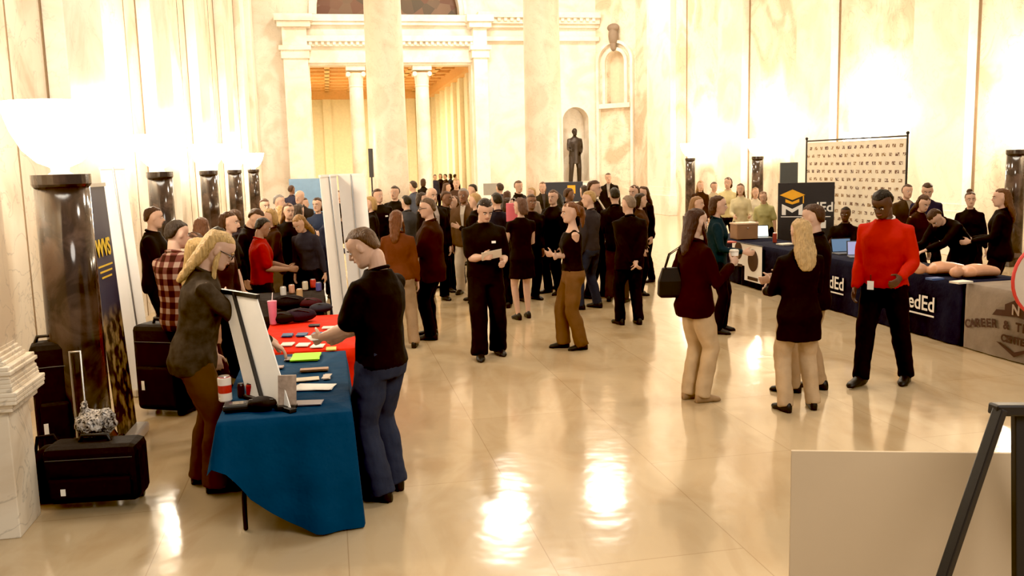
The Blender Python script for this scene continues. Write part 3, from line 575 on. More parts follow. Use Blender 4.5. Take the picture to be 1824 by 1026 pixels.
# ---------------------------------------------------------------- right side objects
pr=at(1617,240,15.3); pl=at(1437,253,18.4); zt=(pr.z+pl.z)/2
pr.z=pl.z=0; al=(pr-pl).normalized(); ln=(pr-pl).length; rz=math.atan2(al.y,al.x)
t=thing('photo_backdrop','tall cream step and repeat backdrop printed with rows of small logos','backdrop',(pl+pr)/2,rz)
b=MB(); N=60; pts0=[(-ln/2+.03+(ln-.06)*i/N,.008*math.sin(i*.9)) for i in range(N+1)]
b.prism([(x,y) for x,y in pts0]+[(x,y+.004) for x,y in pts0[::-1]],(0,0,.15),V((1,0,0)),V((0,1,0)),Z*(zt-.19))
build(b,'printed_sheet',logogrid(),t,False)
for sx in (-1,1):
    b=MB(); b.tube([(sx*ln/2,0,.01),(sx*ln/2,0,zt+.03)],.018,10); pl_=build(b,'pole',M_BLK,t,False); b=MB(); b.ball((sx*ln/2,0,zt+.05),.03); build(b,'finial',M_BLK,pl_,False,smooth=True)
    b=MB(); b.box(sx*ln/2-.04,sx*ln/2+.04,-.25,.25,0,.02); build(b,'foot',M_BLK,pl_,False)
b=MB(); b.tube([(-ln/2,0,zt),(ln/2,0,zt)],.016,10); build(b,'crossbar',M_BLK,t,False)
# square display
a=at(1386,326,16.4); c=at(1487,328,16.1); top=a.z; a.z=c.z=0; al=(c-a).normalized(); ln=(c-a).length
t=thing('display_banner','black square display banner with gold mortarboard logo and white lettering','banner',(a+c)/2,math.atan2(al.y,al.x))
b=MB(); b.box(-ln/2,ln/2,-.02,.02,.35,top); sh=build(b,'panel',plain('black_banner',(.02,.02,.026),.6),t,False,bevel=.006)
for sx in (-1,1):
    b=MB(); b.tube([(sx*ln*.4,0,.0),(sx*ln*.4,0,.4)],.015,8); b.box(sx*ln*.4-.03,sx*ln*.4+.03,-.2,.2,0,.02); build(b,'foot',M_BLK,t,False)
fy=-.026
b=MB(); o=V((-ln*.24,fy,top-.22)); b.prism([(-.22,0),(0,.10),(.22,0),(0,-.09)],o,V((1,0,0)),Z,V((0,.003,0))); b.prism([(-.12,-.07),(0,-.125),(.12,-.07),(.12,-.13),(0,-.17),(-.12,-.13)],o,V((1,0,0)),Z,V((0,.003,0))); b.prism([(.18,-.02),(.20,-.02),(.20,-.15),(.18,-.15)],o,V((1,0,0)),Z,V((0,.003,0))); build(b,'mortarboard_emblem',TXG,sh,False)
b=MB(); b.prism([(-.18,-.16),(-.18,-.36),(-.11,-.36),(-.11,-.25),(0,-.32),(.11,-.25),(.11,-.36),(.18,-.36),(.18,-.16),(0,-.25)],o,V((1,0,0)),Z,V((0,.003,0))); build(b,'letter_emblem',TXW,sh,False)
text('edEd',.24,(ln*.24,fy,top-.52),V((1,0,0)),Z,TXW,sh,False,bold=.004)
b=MB(); b.box(-ln*.44,ln*.44,fy-.002,fy,top-.62,top-.605); b.box(ln*.2,ln*.36,fy-.002,fy,top-.82,top-.68); build(b,'print_tiles',TXW,sh,False)
q=at(1405,308,17.5); t=thing('monitor_stand','small dark screen on a stand left of the printed backdrop','screen',(q.x,q.y,0))
b=MB(); b.box(-.17,.17,-.03,.03,q.z-.2,q.z+.2); build(b,'screen',plain('grey_screen',(.09,.10,.10),.4),t,False,bevel=.008); b=MB(); b.tube([(0,0,0),(0,0,q.z-.2)],.02,8); b.lathe([(.25,0),(.25,.02),(.05,.04)]); build(b,'pole',M_BLK,t,False)
def hang(px,w,z0,z1,label,mat,emb=True):
    q=onv(px,470,Q[0]-.07)[0]
    t=thing('hanging_banner',label,'banner',hp(q,Q[0]-.07,z0)); b=MB(); b.hbox(q-w/2,q+w/2,Q[0]-.078,Q[0]-.072,z0,z1); build(b,'sheet',mat,t)
    b=MB(); b.tube([hp(q-w/2-.02,Q[0]-.075,z1),hp(q+w/2+.02,Q[0]-.075,z1)],.01,8); build(b,'rod',M_BLK,t)
    if emb:
        b=MB(); rr=w*.3; b.prism([(rr*math.cos(k*PI/12),rr*math.sin(k*PI/12)) for k in range(24)],hp(q,Q[0]-.082,(z0+z1)/2+.05),-HU,Z,HV*.003); b.prism([(-rr,-rr*1.5),(rr,-rr*1.5),(rr,-rr*1.8),(-rr,-rr*1.8)],hp(q,Q[0]-.082,(z0+z1)/2+.05),-HU,Z,HV*.003); build(b,'emblem',TXK,t)
hang(1342,.62,.12,.74,'white banner with round black emblem hanging from the navy table front',M_WHT)
hang(1316,.5,.36,.74,'small white poster hanging left of the round emblem banner',M_WHT)
def laptop(px,py,rz,label,scr=(.5,.6,.7),s=1):
    q=tz(px,py,.745); t=thing('laptop',label,'laptop',q,rz); b=MB(); b.box(-.16,.16,-.11,.11,0,.018); build(b,'keyboard_base',plain('alu',(.3,.3,.3),.35,.6),t,False,bevel=.004)
    b=MB(); b.obox(V((0,.135,.115)),V((.16,0,0)),V((0,.004,-.001)),V((0,.03,.105))); ld=build(b,'lid',M_BLK,t,False)
    b=MB(); b.obox(V((0,.128,.117)),V((.145,0,0)),V((0,.001,0)),V((0,.026,.09))); build(b,'display',plain('screen_glow',scr,.3,emit=1.5),ld,False)
laptop(1357,424,R(0),'open laptop with bright screen on the navy table',(.7,.8,.8))
laptop(1506,452,R(8),'open laptop with dark blue screen beside seated man in black',(.06,.1,.16))
laptop(1532,458,R(-10),'second laptop with blue screen right beside the first one',(.12,.13,.24))
q=tz(1325,425); t=thing('wooden_box','brown wooden display box on the navy table beside the laptop','box',q,R(10))
b=MB(); b.box(-.2,.2,-.15,.15,0,.26); build(b,'body',plain('walnut',(.28,.15,.08),.5),t,False,bevel=.008); b=MB(); b.box(-.21,.21,-.16,.16,.26,.29); build(b,'lid',plain('pale_lid',(.6,.42,.28),.5),t,False,bevel=.006); b=MB(); b.ball((0,-.165,.2),.012); build(b,'knob',M_STEEL,t,False)
def manikin(px,py,rz,label):
    q=tz(px,py,.75); t=thing('training_manikin',label,'manikin',q,rz,None,.78); b=MB()
    def rg(x,a,h,z=None): return b.ringat(V((x,0,(z if z else h))),V((0,a,0)),V((0,0,h)),16)
    b.loft([rg(-.3,.05,.04),rg(-.28,.13,.07),rg(-.12,.16,.09),rg(.05,.18,.10),rg(.16,.19,.09),rg(.22,.09,.06),rg(.26,.05,.05,.07)]); b.ell(V((.36,0,.085)),V((.11,0,0)),V((0,.075,0)),V((0,0,.085)),16,10); b.ell(V((.36,0,.17)),V((.02,0,0)),V((0,.015,0)),V((0,0,.025)),8,6)
    build(b,'torso',plain('manikin_skin',(.55,.28,.16),.4),t,False,vox=.012,sm=3)
manikin(1682,488,R(-8)+PI,'tan training manikin torso on the navy tablecloth, left of two'); manikin(1742,493,R(10)+PI,'tan training manikin torso on the grey tablecloth, right of two')
# prize wheel
q=at(1868,498,8.25); q0=V((q.x,q.y,.745))
t=thing('prize_wheel','white prize wheel with red rim on the grey tablecloth at right edge','wheel',q0)
ax=V((1,.1,0)).normalized(); N_=ax.cross(Z); WR_=.35
b=MB(); b.loft([b.ringat(q+N_*e,ax*WR_,Z*WR_,32) for e in (-.012,.012)]); dk=build(b,'disc',plain('cream_disc',(.6,.5,.4),.6),t)
b=MB()
pts=[q+ax*(WR_+.005)*math.cos(k*PI/16)+Z*(WR_+.005)*math.sin(k*PI/16) for k in range(33)]; b.tube(pts,.016,8); build(b,'rim',plain('red_rim',(.6,.05,.04),.4),dk,smooth=True)
for k in range(8):
    b=MB(); a_=k*PI/4+.2; b.prism([(0,0),(.18*math.cos(a_),.18*math.sin(a_)),(.18*math.cos(a_+.3),.18*math.sin(a_+.3))],q+N_*.016,ax,Z,N_*.002); build(b,'segment',plain('seg%d'%(k%2),[(.35,.05,.04),(.03,.12,.06)][k%2],.5),dk)
b=MB(); b.bar(q-Z*WR_,q-Z*(q.z-.745),.03); b.obox(V((q.x,q.y,.757)),ax*.15,N_*.1,Z*.012); build(b,'stand',M_BLK,t)
# ---------------------------------------------------------------- foreground board and easel
bl=at(1409,801,2.95); br_=at(1860,806,2.75)
al=(br_-bl).normalized(); nn=al.cross(Z).normalized(); hgt=Z*-.95
t=thing('sign_board','large blank beige board resting on the black easel in right foreground','board',(bl+br_)/2+Z*-.95)
rt_=bl+al*.95; b=MB(); b.hexa([bl+hgt,rt_+hgt,rt_+hgt+nn*.012,bl+hgt+nn*.012,bl,rt_,rt_+nn*.012,bl+nn*.012]); build(b,'panel',plain('beige_foamboard',(.62,.48,.32),.7,var=.05,scale=3),t,bevel=.002)
A=at(1788,735,2.62); e=thing('easel','black folding easel with thick square legs in the right foreground','easel',(A.x,A.y,0))
def leg(px0,py0,y0,px1,py1,y1,nm_='leg',w=.036):
    a=at(px0,py0,y0); c=at(px1,py1,y1); d=(c-a).normalized(); k=a.z/-d.z; b=MB(); b.bar(a,a+d*k,w,w*.7); build(b,nm_,M_BLK,e,bevel=.004)
leg(1782,728,2.62,1690,1000,2.55); leg(1814,728,2.66,1815,1000,2.62); 
a=at(1830,728,2.66); c=a+V((.32,.15,0)); c.z=0; b=MB(); b.bar(a,c,.034,.03); build(b,'leg',M_BLK,e,bevel=.004)
b=MB(); b.bar(at(1768,729,2.63),at(1850,729,2.66),.045,.035); build(b,'top_bracket',M_BLK,e,bevel=.006)
b=MB(); b.bar(bl+hgt+al*.15+nn*.01-Z*.02,bl+hgt+al*.92+nn*.01-Z*.02,.03,.06); build(b,'ledge',M_BLK,e,bevel=.004)
# ---------------------------------------------------------------- far objects
def fartable(px,Y,w,mat,label):
    q=at(px,350,Y); q.z=0; t=thing('draped_table',label,'table',q,HANG+.2); b=MB(); b.box(-w/2,w/2,-.38,.38,.70,.74); build(b,'tabletop',mat,t,False)
    b=MB(); b.loft([[V((x*(w/2+e),y*(.38+e),z)) for x,y in ((-1,-1),(0,-1),(1,-1),(1,1),(0,1),(-1,1))] for z,e in ((.74,0),(.4,.02),(.02,.04))]); build(b,'cloth',mat,t,False)
fartable(790,30,2.2,fab((.03,.03,.05),'navy_cloth'),'dark draped table far away between the two tall columns')
q=at(551,330,27); t=thing('exhibit_board','pale blue display panel at the far left beyond the crowd','board',(q.x,q.y,0)); b=MB(); b.box(-.6,.6,-.02,.02,.3,q.z+.2); build(b,'panel',plain('blue_panel',(.14,.26,.42),.5),t,False,bevel=.005); b=MB(); b.box(-.5,-.44,-.2,.2,0,.3); b.box(.44,.5,-.2,.2,0,.3); build(b,'foot',M_BLK,t,False)
for px,py,Y,w_,h_,c,lb in ((1003,342,25,1.1,.55,(.03,.035,.05),'wide dark display board beside the bronze statue'),(876,337,27,.5,.35,(.3,.28,.25),'small grey monitor beyond the crowd in the middle')):
    q=at(px,py,Y); t=thing('display_board',lb,'display board',(q.x,q.y,0)); b=MB(); b.box(-w_/2,w_/2,-.025,.025,q.z-h_/2,q.z+h_/2); pn=build(b,'panel',plain('panel_'+lb[:4],c,.4),t,False,bevel=.005)
    b=MB(); b.tube([(0,0,0),(0,0,q.z-h_/2)],.025,8); b.lathe([(.3,0),(.3,.02),(.05,.05)]); build(b,'pole',M_BLK,t,False)
    if w_>1: b=MB(); b.box(.12,.34,-.03,-.026,q.z-.05,q.z+.18); build(b,'yellow_square',TXG,pn,False)
q=at(661,292,24); t=thing('loudspeaker','slim black loudspeaker on a pole beside the left tall column','speaker',(q.x,q.y,0)); b=MB(); b.box(-.055,.055,-.06,.06,q.z-.35,q.z+.4); build(b,'cabinet',M_BLK,t,False,bevel=.01); b=MB(); b.tube([(0,0,0),(0,0,q.z-.35)],.02,8); b.lathe([(.25,0),(.25,.02),(.04,.04)]); build(b,'pole',M_BLK,t,False)
# ================================================================ PEOPLE
HEAD=[(0,.10,.30,.02),(.04,.19,.36,-.05),(.12,.25,.385,-.15),(.20,.28,.365,-.27),(.25,.29,.375,-.31),(.30,.30,.375,-.35),(.36,.31,.36,-.38),(.43,.32,.365,-.41),(.50,.328,.345,-.43),(.57,.332,.38,-.44),(.62,.334,.39,-.445),(.72,.33,.385,-.445),(.82,.30,.34,-.41),(.91,.23,.26,-.32),(.97,.13,.15,-.2),(1.0,.04,.04,-.08)]
HAIRS=[(.28,.20,-.27,-.43),(.38,.30,-.19,-.455),(.50,.336,-.13,-.465),(.60,.344,-.07,-.472),(.70,.343,.05,-.475),(.78,.332,.24,-.465),(.84,.31,.35,-.445),(.91,.25,.30,-.375),(.98,.16,.19,-.25),(1.03,.06,.08,-.12)]
def ik(a,c,l1,l2,pole):
    d=c-a; D=d.length
    if D>(l1+l2)*.995: c=a+d*((l1+l2)*.995/D); d=c-a; D=d.length
    n_=d.normalized(); x=(l1*l1-l2*l2+D*D)/(2*D); h=math.sqrt(max(0,l1*l1-x*x)); pp=pole-n_*pole.dot(n_); pp.normalize(); return a+n_*x+pp*h,c
PRE={'hang':(.235,.04,.83),'fwd':(.17,.33,1.06),'cross':(-.10,.20,1.13),'behind':(.03,-.20,.90),'phone':(.09,.30,1.20),'reach':(.17,.50,1.0),'pocket':(.20,.06,.86),'down':(.2,.42,.88),'hip':(.19,.05,.98),'face':(.08,.2,1.42)}
def hand(b,w,d,nrm,side,curl,k=1):
    d=d.normalized(); nrm=(nrm-d*nrm.dot(d)); nrm.normalize(); s_=d.cross(nrm)*side
    def rg(t,a,c_): return b.ringat(w+d*t,s_*a,nrm*c_,10)
    b.loft([rg(-.02,.024,.019),rg(.01,.027,.018),rg(.04,.038,.017),rg(.075,.041,.015),rg(.092,.036,.012)])
    for i,(off,ln) in enumerate(((.030,.070),(.0105,.080),(-.010,.074),(-.029,.058))):
        q=w+d*.08+s_*off; dd=(d+s_*off*2.5).normalized(); pts=[q]; ang=curl*(.8+.1*i)
        for f,kk in ((.45,1),(.32,1.1),(.23,.8)):
            ang_=ang*kk; ax=dd.cross(nrm).normalized(); dd=(Matrix.Rotation(ang_,3,ax)@dd); pts.append(pts[-1]+dd*ln*f)
        b.tube(pts,[.0098,.0095,.0088,.0078],8)
    q=w+d*.022+s_*.028; dd=(d*.62+s_*.72+nrm*.35).normalized(); d2=(d*.85+s_*.3+nrm*(.3+curl*.4)).normalized()
    b.tube([q,q+dd*.036,q+dd*.036+d2*.03,q+dd*.036+d2*.052],[.014,.0115,.0105,.009],8)
    return w+d*.085+nrm*.03
rnp=random.Random(5); PLACED=[]
def person(label,pos,H,heading,sex='m',skin=(.56,.35,.25),hair='short',hc=(.03,.016,.01),top='tee',tc=(.012,.01,.011),bot='trousers',bc=(.012,.01,.011),shoe=(.012,.01,.01),RA='hang',LA='hang',lean=0,side=0,twist=0,hyaw=None,hpit=5,feet=None,fang=8,sit=False,g=1.04,glasses=False,hem=None,curl=.35,name='person',cat='person',z=0,mats=None,inner=None,group=None,logo=False,collar=None,palm=None,tmat=None,badge=False):
    if feet is None: feet=((.11+rnp.uniform(0,.05),rnp.uniform(-.10,.12)),(-.11-rnp.uniform(0,.05),rnp.uniform(-.10,.12))); side=rnp.uniform(-4,4); twist=rnp.uniform(-12,12)
    if hyaw is None: hyaw=rnp.uniform(-25,25)
    PLACED.append(V((pos.x,pos.y,0)))
    k=H/1.75; dist=max(4,math.hypot(pos.x,pos.y)); fem=sex=='f'
    root=thing(name,label,cat,(pos.x,pos.y,z),-R(heading),group,k)
    vb=min(.0125,max(.0062,.001*dist)); vc=min(.02,max(.0100,.0017*dist))
    MS=mats or plain('skin',skin,.5,var=.06,scale=20,spec=.3); MT=mats or tmat or fab(tc); MBt=mats or fab(bc); MH=mats or hairm(hc); MSH=mats or plain('shoe_leather',shoe,.45,spec=.3)
    RU_=Matrix.Rotation(R(twist),3,'Z')@Matrix.Rotation(-R(lean),3,'X')@Matrix.Rotation(R(side),3,'Y')
    pz=.50 if sit else .915
    Pel=V((0,-.16*math.sin(R(lean)),pz))
    def U(x,y,zz):
        if zz<=.92: return V((x,y,zz-.915))+Pel
        return Pel+RU_@V((x,y,zz-.915))
    XA=RU_@V((1,0,0)); YA=RU_@V((0,1,0))
    # torso rings: trapezius slopes from the neck down to the shoulder
    if fem: TR=[(.80,.145,.10,-.005),(.88,.168,.115,-.012),(.96,.155,.108,-.005),(1.06,.130,.094,0),(1.16,.134,.097,.004),(1.26,.150,.112,.012),(1.33,.152,.105,.004),(1.38,.142,.088,-.004),(1.42,.112,.072,-.008),(1.45,.080,.060,-.01),(1.48,.055,.052,-.008)]
    else: TR=[(.80,.150,.105,0),(.88,.168,.115,-.008),(.96,.163,.112,0),(1.06,.157,.108,0),(1.16,.163,.112,.004),(1.26,.178,.122,.006),(1.33,.182,.115,0),(1.38,.168,.098,-.004),(1.42,.132,.080,-.008),(1.455,.092,.066,-.01),(1.49,.062,.058,-.008)]
    def torso(b,off,z0,z1,flare=0,n_=24):
        def samp(zz):
            if zz<=TR[0][0]: return TR[0][1:]
            for i in range(len(TR)-1):
                if TR[i][0]<=zz<=TR[i+1][0]:
                    t=(zz-TR[i][0])/(TR[i+1][0]-TR[i][0]); return tuple(TR[i][j]*(1-t)+TR[i+1][j]*t for j in (1,2,3))
            return TR[-1][1:]
        zs=sorted({z0,z1}|{q[0] for q in TR if z0<q[0]<z1}|({z0+(.8-z0)*i/4 for i in range(4)} if z0<.8 else set()))
        rings=[]
        for zz in zs:
            a,c,y=samp(zz); gg=g if zz<1.34 else 1+(g-1)*.4; e=off+(flare*(.95-zz) if zz<.95 else 0)
            x_,y_=(XA,YA) if zz>.92 else (V((1,0,0)),V((0,1,0)))
            rings.append(b.ringat(U(0,y,zz),x_*(a*gg+e),y_*(c*gg*(1.06 if g>1 else 1)+e),n_))
        b.loft(rings)
    sw=.165 if fem else .186; ag=(.88 if fem else 1.03)*(1+(g-1)*.6); SZ=1.372
    arms=[]
    for s,spec in ((1,RA),(-1,LA)):
        if isinstance(spec,str): t=PRE[spec]; t=(t[0]*s,t[1],t[2])
        else: t=spec
        sh=U(sw*s,-.005,SZ); tgt=V(t)
        if sit: tgt.z-=.415
        pole=V((s*.25,-.9,-.45)) if tgt.z<1.3 or sit else V((s*.8,-.2,-.9))
        if spec=='behind': pole=V((s*1,-.3,0))
        el,wr=ik(sh,tgt,.29,.25,pole); arms.append((s,sh,el,wr,spec))
    b=MB(); hands={}
    torso(b,-.008,.82,1.485)
    b.tube([U(0,-.015,1.42),U(0,-.008,1.50),U(0,.0,1.56)],[.06,.054 if not fem else .046,.05 if not fem else .044],14)
    RH=RU_@Matrix.Rotation(R(hyaw),3,'Z')@Matrix.Rotation(-R(hpit),3,'X'); hh=.235
    O=U(0,.005,1.515)+RU_@Matrix.Rotation(R(hyaw),3,'Z')@V((0,.03*math.sin(R(hpit))*1.5,-.012*abs(math.sin(R(hpit)))))
    fw=.93 if fem else .98
    def HP(x,y,zz): return O+RH@V((x*hh*fw,y*hh,zz*hh))
    def hring(b,spec,n_=20):
        z_,a,yf,yb=spec; return [HP(a*math.cos(2*PI*j/n_),(yf+yb)/2+(yf-yb)/2*math.sin(2*PI*j/n_),z_) for j in range(n_)]
    b.loft([hring(b,q) for q in HEAD])
    b.tube([HP(0,.36,.57),HP(0,.42,.48),HP(0,.475,.40),HP(0,.42,.375)],[hh*.035,hh*.045,hh*.06,hh*.05],8)
    for s in (-1,1):
        b.ell(HP(s*.345,-.03,.47),RH@V((hh*.035,0,0)),RH@V((0,hh*.075,0)),RH@V((0,hh*.01,hh*.13)),10,6)
        b.ell(HP(s*.05,.385,.385),RH@V((hh*.035,0,0)),RH@V((0,hh*.045,0)),RH@V((0,0,hh*.035)),8,5)
    b.ell(HP(0,.38,.275),RH@V((hh*.10,0,0)),RH@V((0,hh*.035,0)),RH@V((0,0,hh*.04)),10,6)
    for s,sh,el,wr,spec in arms:
        b.tube([U(sw*.6*s,-.005,SZ+.005),sh,sh.lerp(el,.5),el,el.lerp(wr,.35),el.lerp(wr,.75),wr],[q*ag for q in (.048,.054,.046,.041,.042,.031,.026)],12)
        d=(wr-el).normalized()
        if spec in('hang','pocket'): d=(d+V((0,.12,-.5))).normalized(); nr=V((-s,0,0))
        elif spec=='cross': nr=V((0,-1,0.2)); d=(d+V((-s*.6,0,0))).normalized()
        elif palm=='down': nr=V((0,0,-1)); 
        elif palm=='up': nr=V((-s*.3,0,1))
        else: nr=V((-s,0,0))
        hands[s]=(hand(b,wr+d*.012,d,nr,s,curl),d)
    hips=[]
    for i,s in ((0,1),(1,-1)):
        fx,fy=feet[i]; hj=Pel+V((.088*s,0,-.02)); an=V((fx,fy,.085))
        if sit: an=V((.12*s,.42,.085))
        kn,an=ik(hj,an,.415,.415,V((s*.12,1,0))); an.z=max(an.z,.085); hips.append((s,hj,kn,an))
        b.tube([hj,hj.lerp(kn,.45),kn,kn.lerp(an,.3),kn.lerp(an,.7),an],[q*(.95 if fem else 1)*(1+(g-1)*.5) for q in (.088,.076,.054,.055,.042,.034)],12)
        fa=R(fang)*s; fd=V((math.sin(fa),math.cos(fa),0))
        b.tube([an,V((an.x,an.y,.05)),an+fd*.08+V((0,0,-.05)),an+fd*.15+V((0,0,-.062))],[.034,.034,.030,.02],10)
    body=build(b,'body',MS,root,False,vox=vb,sm=1)
    for s,hj,kn,an in hips:
        fa=R(fang)*s; fd=V((math.sin(fa),math.cos(fa),0)); fs=V((fd.y,-fd.x,0)); b2=MB(); rings=[]; w_=.86 if fem else 1; o_=V((an.x,an.y,0))
        zo=max(0,an.z-.085)
        for t_,a,h_ in ((-.082,.015,.03),(-.07,.034,.046),(-.02,.040,.056),(.04,.042,.05),(.10,.047,.034),(.15,.047,.027),(.19,.034,.022),(.208,.012,.012)):
            rg=b2.ringat(o_+fd*t_*w_+V((0,0,h_+zo)),fs*a*w_,V((0,0,h_)),12)
            for q in rg: q.z=max(q.z,zo+.003) if q.z>zo+h_*.5 else zo+.003
            rings.append(rg)
        b2.loft(rings); build(b2,'shoe',MSH,root,False,smooth=True)
    fold=(TXC,.024) if dist<22 else None
    b2=MB(); z0=hem if hem else {'tee':.87,'long':.87,'jacket':.79,'tank':.93,'dress':.52}[top]
    torso(b2,.013 if top!='jacket' else .020,z0,1.472 if top!='tank' else 1.40,.10 if top in('jacket','dress') else .04)
    if fem:
        for s in (-1,1): b2.ell(U(.068*s,.088,1.245),XA*.066,YA*.058,RU_@V((0,0,.062)),12,8)
    for s,sh,el,wr,spec in arms:
        o_=.011 if top in('tee','long') else .016
        if top in('tee',): b2.tube([U(sw*.55*s,-.005,SZ+.01),sh,sh.lerp(el,.45),sh.lerp(el,.80)],[q*ag+o_+a_ for q,a_ in ((.048,0),(.054,0),(.049,.008),(.047,.016))],14)
        elif top in('long','jacket') : b2.tube([U(sw*.55*s,-.005,SZ+.01),sh,sh.lerp(el,.5),el,el.lerp(wr,.4),el.lerp(wr,.93)],[q*ag+o_ for q in (.048,.054,.050,.045,.042,.030)],14)
        elif top=='dress': b2.tube([U(sw*.55*s,-.005,SZ+.01),sh,sh.lerp(el,.3)],[q*ag+o_ for q in (.048,.054,.048)],14)
        elif top=='tank': b2.tube([U(sw*.35*s,-.005,1.39),U(sw*.66*s,-.005,1.405)],.036,12)
    tn={'tee':'shirt','long':'shirt','jacket':'jacket','tank':'tank_top','dress':'dress'}[top]
    tp=build(b2,tn,MT,root,False,vox=vc,sm=3,disp=fold)
    if collar or top in('tee','jacket','long'):
        b3=MB(); cc_=[U(.064*math.cos(a_),-.012+.062*math.sin(a_),1.475-.018*math.sin(a_)) for a_ in [2*PI*i/20 for i in range(21)]]; b3.tube(cc_,.012 if top!='jacket' else .016,8); build(b3,'collar',(fab(collar) if collar else MT),tp,False,smooth=True)
    if inner:
        b3=MB(); fr=.122*g*1.06+.034
        pts=[U(-.045,.072,1.47),U(.045,.072,1.47),U(.03,fr-.010,1.33),U(.012,fr+.0,1.14),U(-.012,fr+.0,1.14),U(-.03,fr-.010,1.33)]
        b3.add([q+YA*.006 for q in pts]+[q-YA*.03 for q in pts],[(0,1,2,5),(2,3,4,5),(6,11,8,7),(8,11,10,9),(0,5,11,6),(5,4,10,11),(1,7,8,2),(2,8,9,3)]); build(b3,'shirt_front',fab(inner),tp,False)
    if bot in('trousers','slim','wide'):
        b2=MB(); torso(b2,.012,.80,1.0 if top!='tank' else .97)
        wd={'trousers':(.104,.097,.080,.077,.071,.068),'slim':(.102,.094,.074,.072,.063,.058),'wide':(.106,.102,.090,.088,.088,.090)}[bot]
        for s,hj,kn,an in hips: b2.tube([hj,hj.lerp(kn,.45),kn,kn.lerp(an,.3),kn.lerp(an,.7),an+V((0,0,-.035))],[q*(.95 if fem else 1)*(1+(g-1)*.5) for q in wd],14,False)
        build(b2,'trousers',MBt,root,False,vox=vc,sm=2,disp=(TXC,.028) if fold else None)
    # hair
    if hair!='bald':
        lg=hair!='short'; b2=MB(); b2.loft([hring(b2,(q[0],q[1]*(1.05 if lg else 1),q[2]-(.02 if lg else 0),q[3]-(.03 if lg else 0))) for q in HAIRS])
        if hair=='long':
            b2.loft([hring(b2,q) for q in ((.93,.26,.06,-.44),(.75,.37,.03,-.53),(.45,.40,.0,-.57),(.2,.41,-.04,-.60),(-.05,.45,-.12,-.64),(-.3,.47,-.24,-.70),(-.6,.43,-.34,-.72),(-.85,.33,-.42,-.68),(-.98,.18,-.48,-.62))])
        elif hair=='straight':
            b2.loft([hring(b2,q) for q in ((.95,.22,.04,-.43),(.75,.36,.0,-.52),(.45,.38,-.06,-.55),(.2,.36,-.12,-.56),(-.05,.33,-.20,-.58),(-.3,.29,-.28,-.60),(-.6,.23,-.36,-.62),(-.8,.12,-.44,-.58))])
            b2.tube([HP(.30,.04,.5),HP(.36,.08,.2),HP(.34,.22,-.2),HP(.28,.34,-.6)],[hh*.06,hh*.08,hh*.075,hh*.03],8)
        elif hair=='mid':
            b2.loft([hring(b2,q) for q in ((.93,.26,.06,-.44),(.75,.37,.03,-.52),(.4,.39,-.02,-.54),(.15,.38,-.08,-.52),(-.05,.30,-.16,-.46))])
        elif hair=='tail':
            b2.tube([HP(0,-.44,.74),HP(0,-.60,.62),HP(.02,-.66,.30),HP(.04,-.64,-.05),HP(.05,-.58,-.35)],[hh*.12,hh*.16,hh*.17,hh*.13,hh*.05],10)
        elif hair=='bun': b2.ball(HP(0,-.42,.98),hh*.2)
        build(b2,'hair',MH,root,False,vox=max(.0075,vc*.7),sm=2,disp=(TXH,.020 if hair not in('straight','short') else .012) if dist<24 else None)
    if dist<26:
        for s in (-1,1):
            b3=MB(); b3.ell(HP(s*.135,.335,.50),RH@V((hh*.058,0,0)),RH@V((0,hh*.035,0)),RH@V((0,0,hh*.032)),10,6); b3.cur=1
            b3.ell(HP(s*.135,.362,.50),RH@V((hh*.026,0,0)),RH@V((0,hh*.014,0)),RH@V((0,0,hh*.028)),8,5); build(b3,'eye',mats or [M_EYEW,M_EYED],root,False,smooth=True)
            if dist<16:
                b3=MB(); b3.tube([HP(s*.06,.395,.585),HP(s*.14,.385,.61),HP(s*.21,.345,.59)],hh*.018,6); build(b3,'eyebrow',MH if hair!='bald' else hairm((.03,.02,.015)),root,False,smooth=True)
        b3=MB(); b3.tube([HP(-.095,.385,.275),HP(0,.412,.27),HP(.095,.385,.275)],[hh*.012,hh*.022,hh*.012],6); build(b3,'mouth',mats or M_LIP,root,False,smooth=True)
    if glasses:
        b3=MB()
        for s in (-1,1):
            b3.tube([HP(s*.14+.09*math.cos(a_),.42,.50+.075*math.sin(a_)) for a_ in [2*PI*i/14 for i in range(15)]],hh*.012,6); b3.tube([HP(s*.23,.42,.52),HP(s*.35,.0,.52)],hh*.012,6)
        b3.tube([HP(-.05,.43,.52),HP(.05,.43,.52)],hh*.012,6); build(b3,'glasses',M_BLK,root,False)
    if logo:
        b3=MB(); b3.obox(U(-.075,.122*g*1.06+.022,1.27),XA*.022,YA*.006,RU_@V((0,0,.012))); build(b3,'chest_logo',TXW,tp,False)
    if badge:
        b3=MB(); fr=.125*g+.03; b3.tube([U(.06,fr+.01,1.0),U(.06,fr+.012,.92)],.004,6); ly=build(b3,'clip_strap',M_BLK,root,False)
        b3=MB(); b3.obox(U(.06,fr+.016,.90),XA*.028,YA*.002,V((0,0,.038))); build(b3,'badge',TXW,ly,False)
    Mw=WM[root.name]; return root,{s:(Mw@h[0],(Mw.to_3x3()@h[1]).normalized()) for s,h in hands.items()}
def PF(label,px,fy,hy,heading,**k):
    q=ground(px,fy); H=at(px,hy,q.y).z; H=k.pop('H',H); H=min(1.93,max(1.5,H)); return person(label,q,H,heading,**k)
def blocked(q,rr=.52):
    u,v=q.dot(HU),q.dot(HV)
    if 5.1<u<11.2 and -1.05<v<.4: return True
    if 6.7<u<16.4 and 6.6<v<8.0: return True
    for pu,px_ in ((30.5,693),(30.5,969)):
        cv=onu(px_,290,pu)[0]
        if (q-hp(pu,cv)).length<1.1: return True
    return any((q-o).length<rr for o in PLACED)
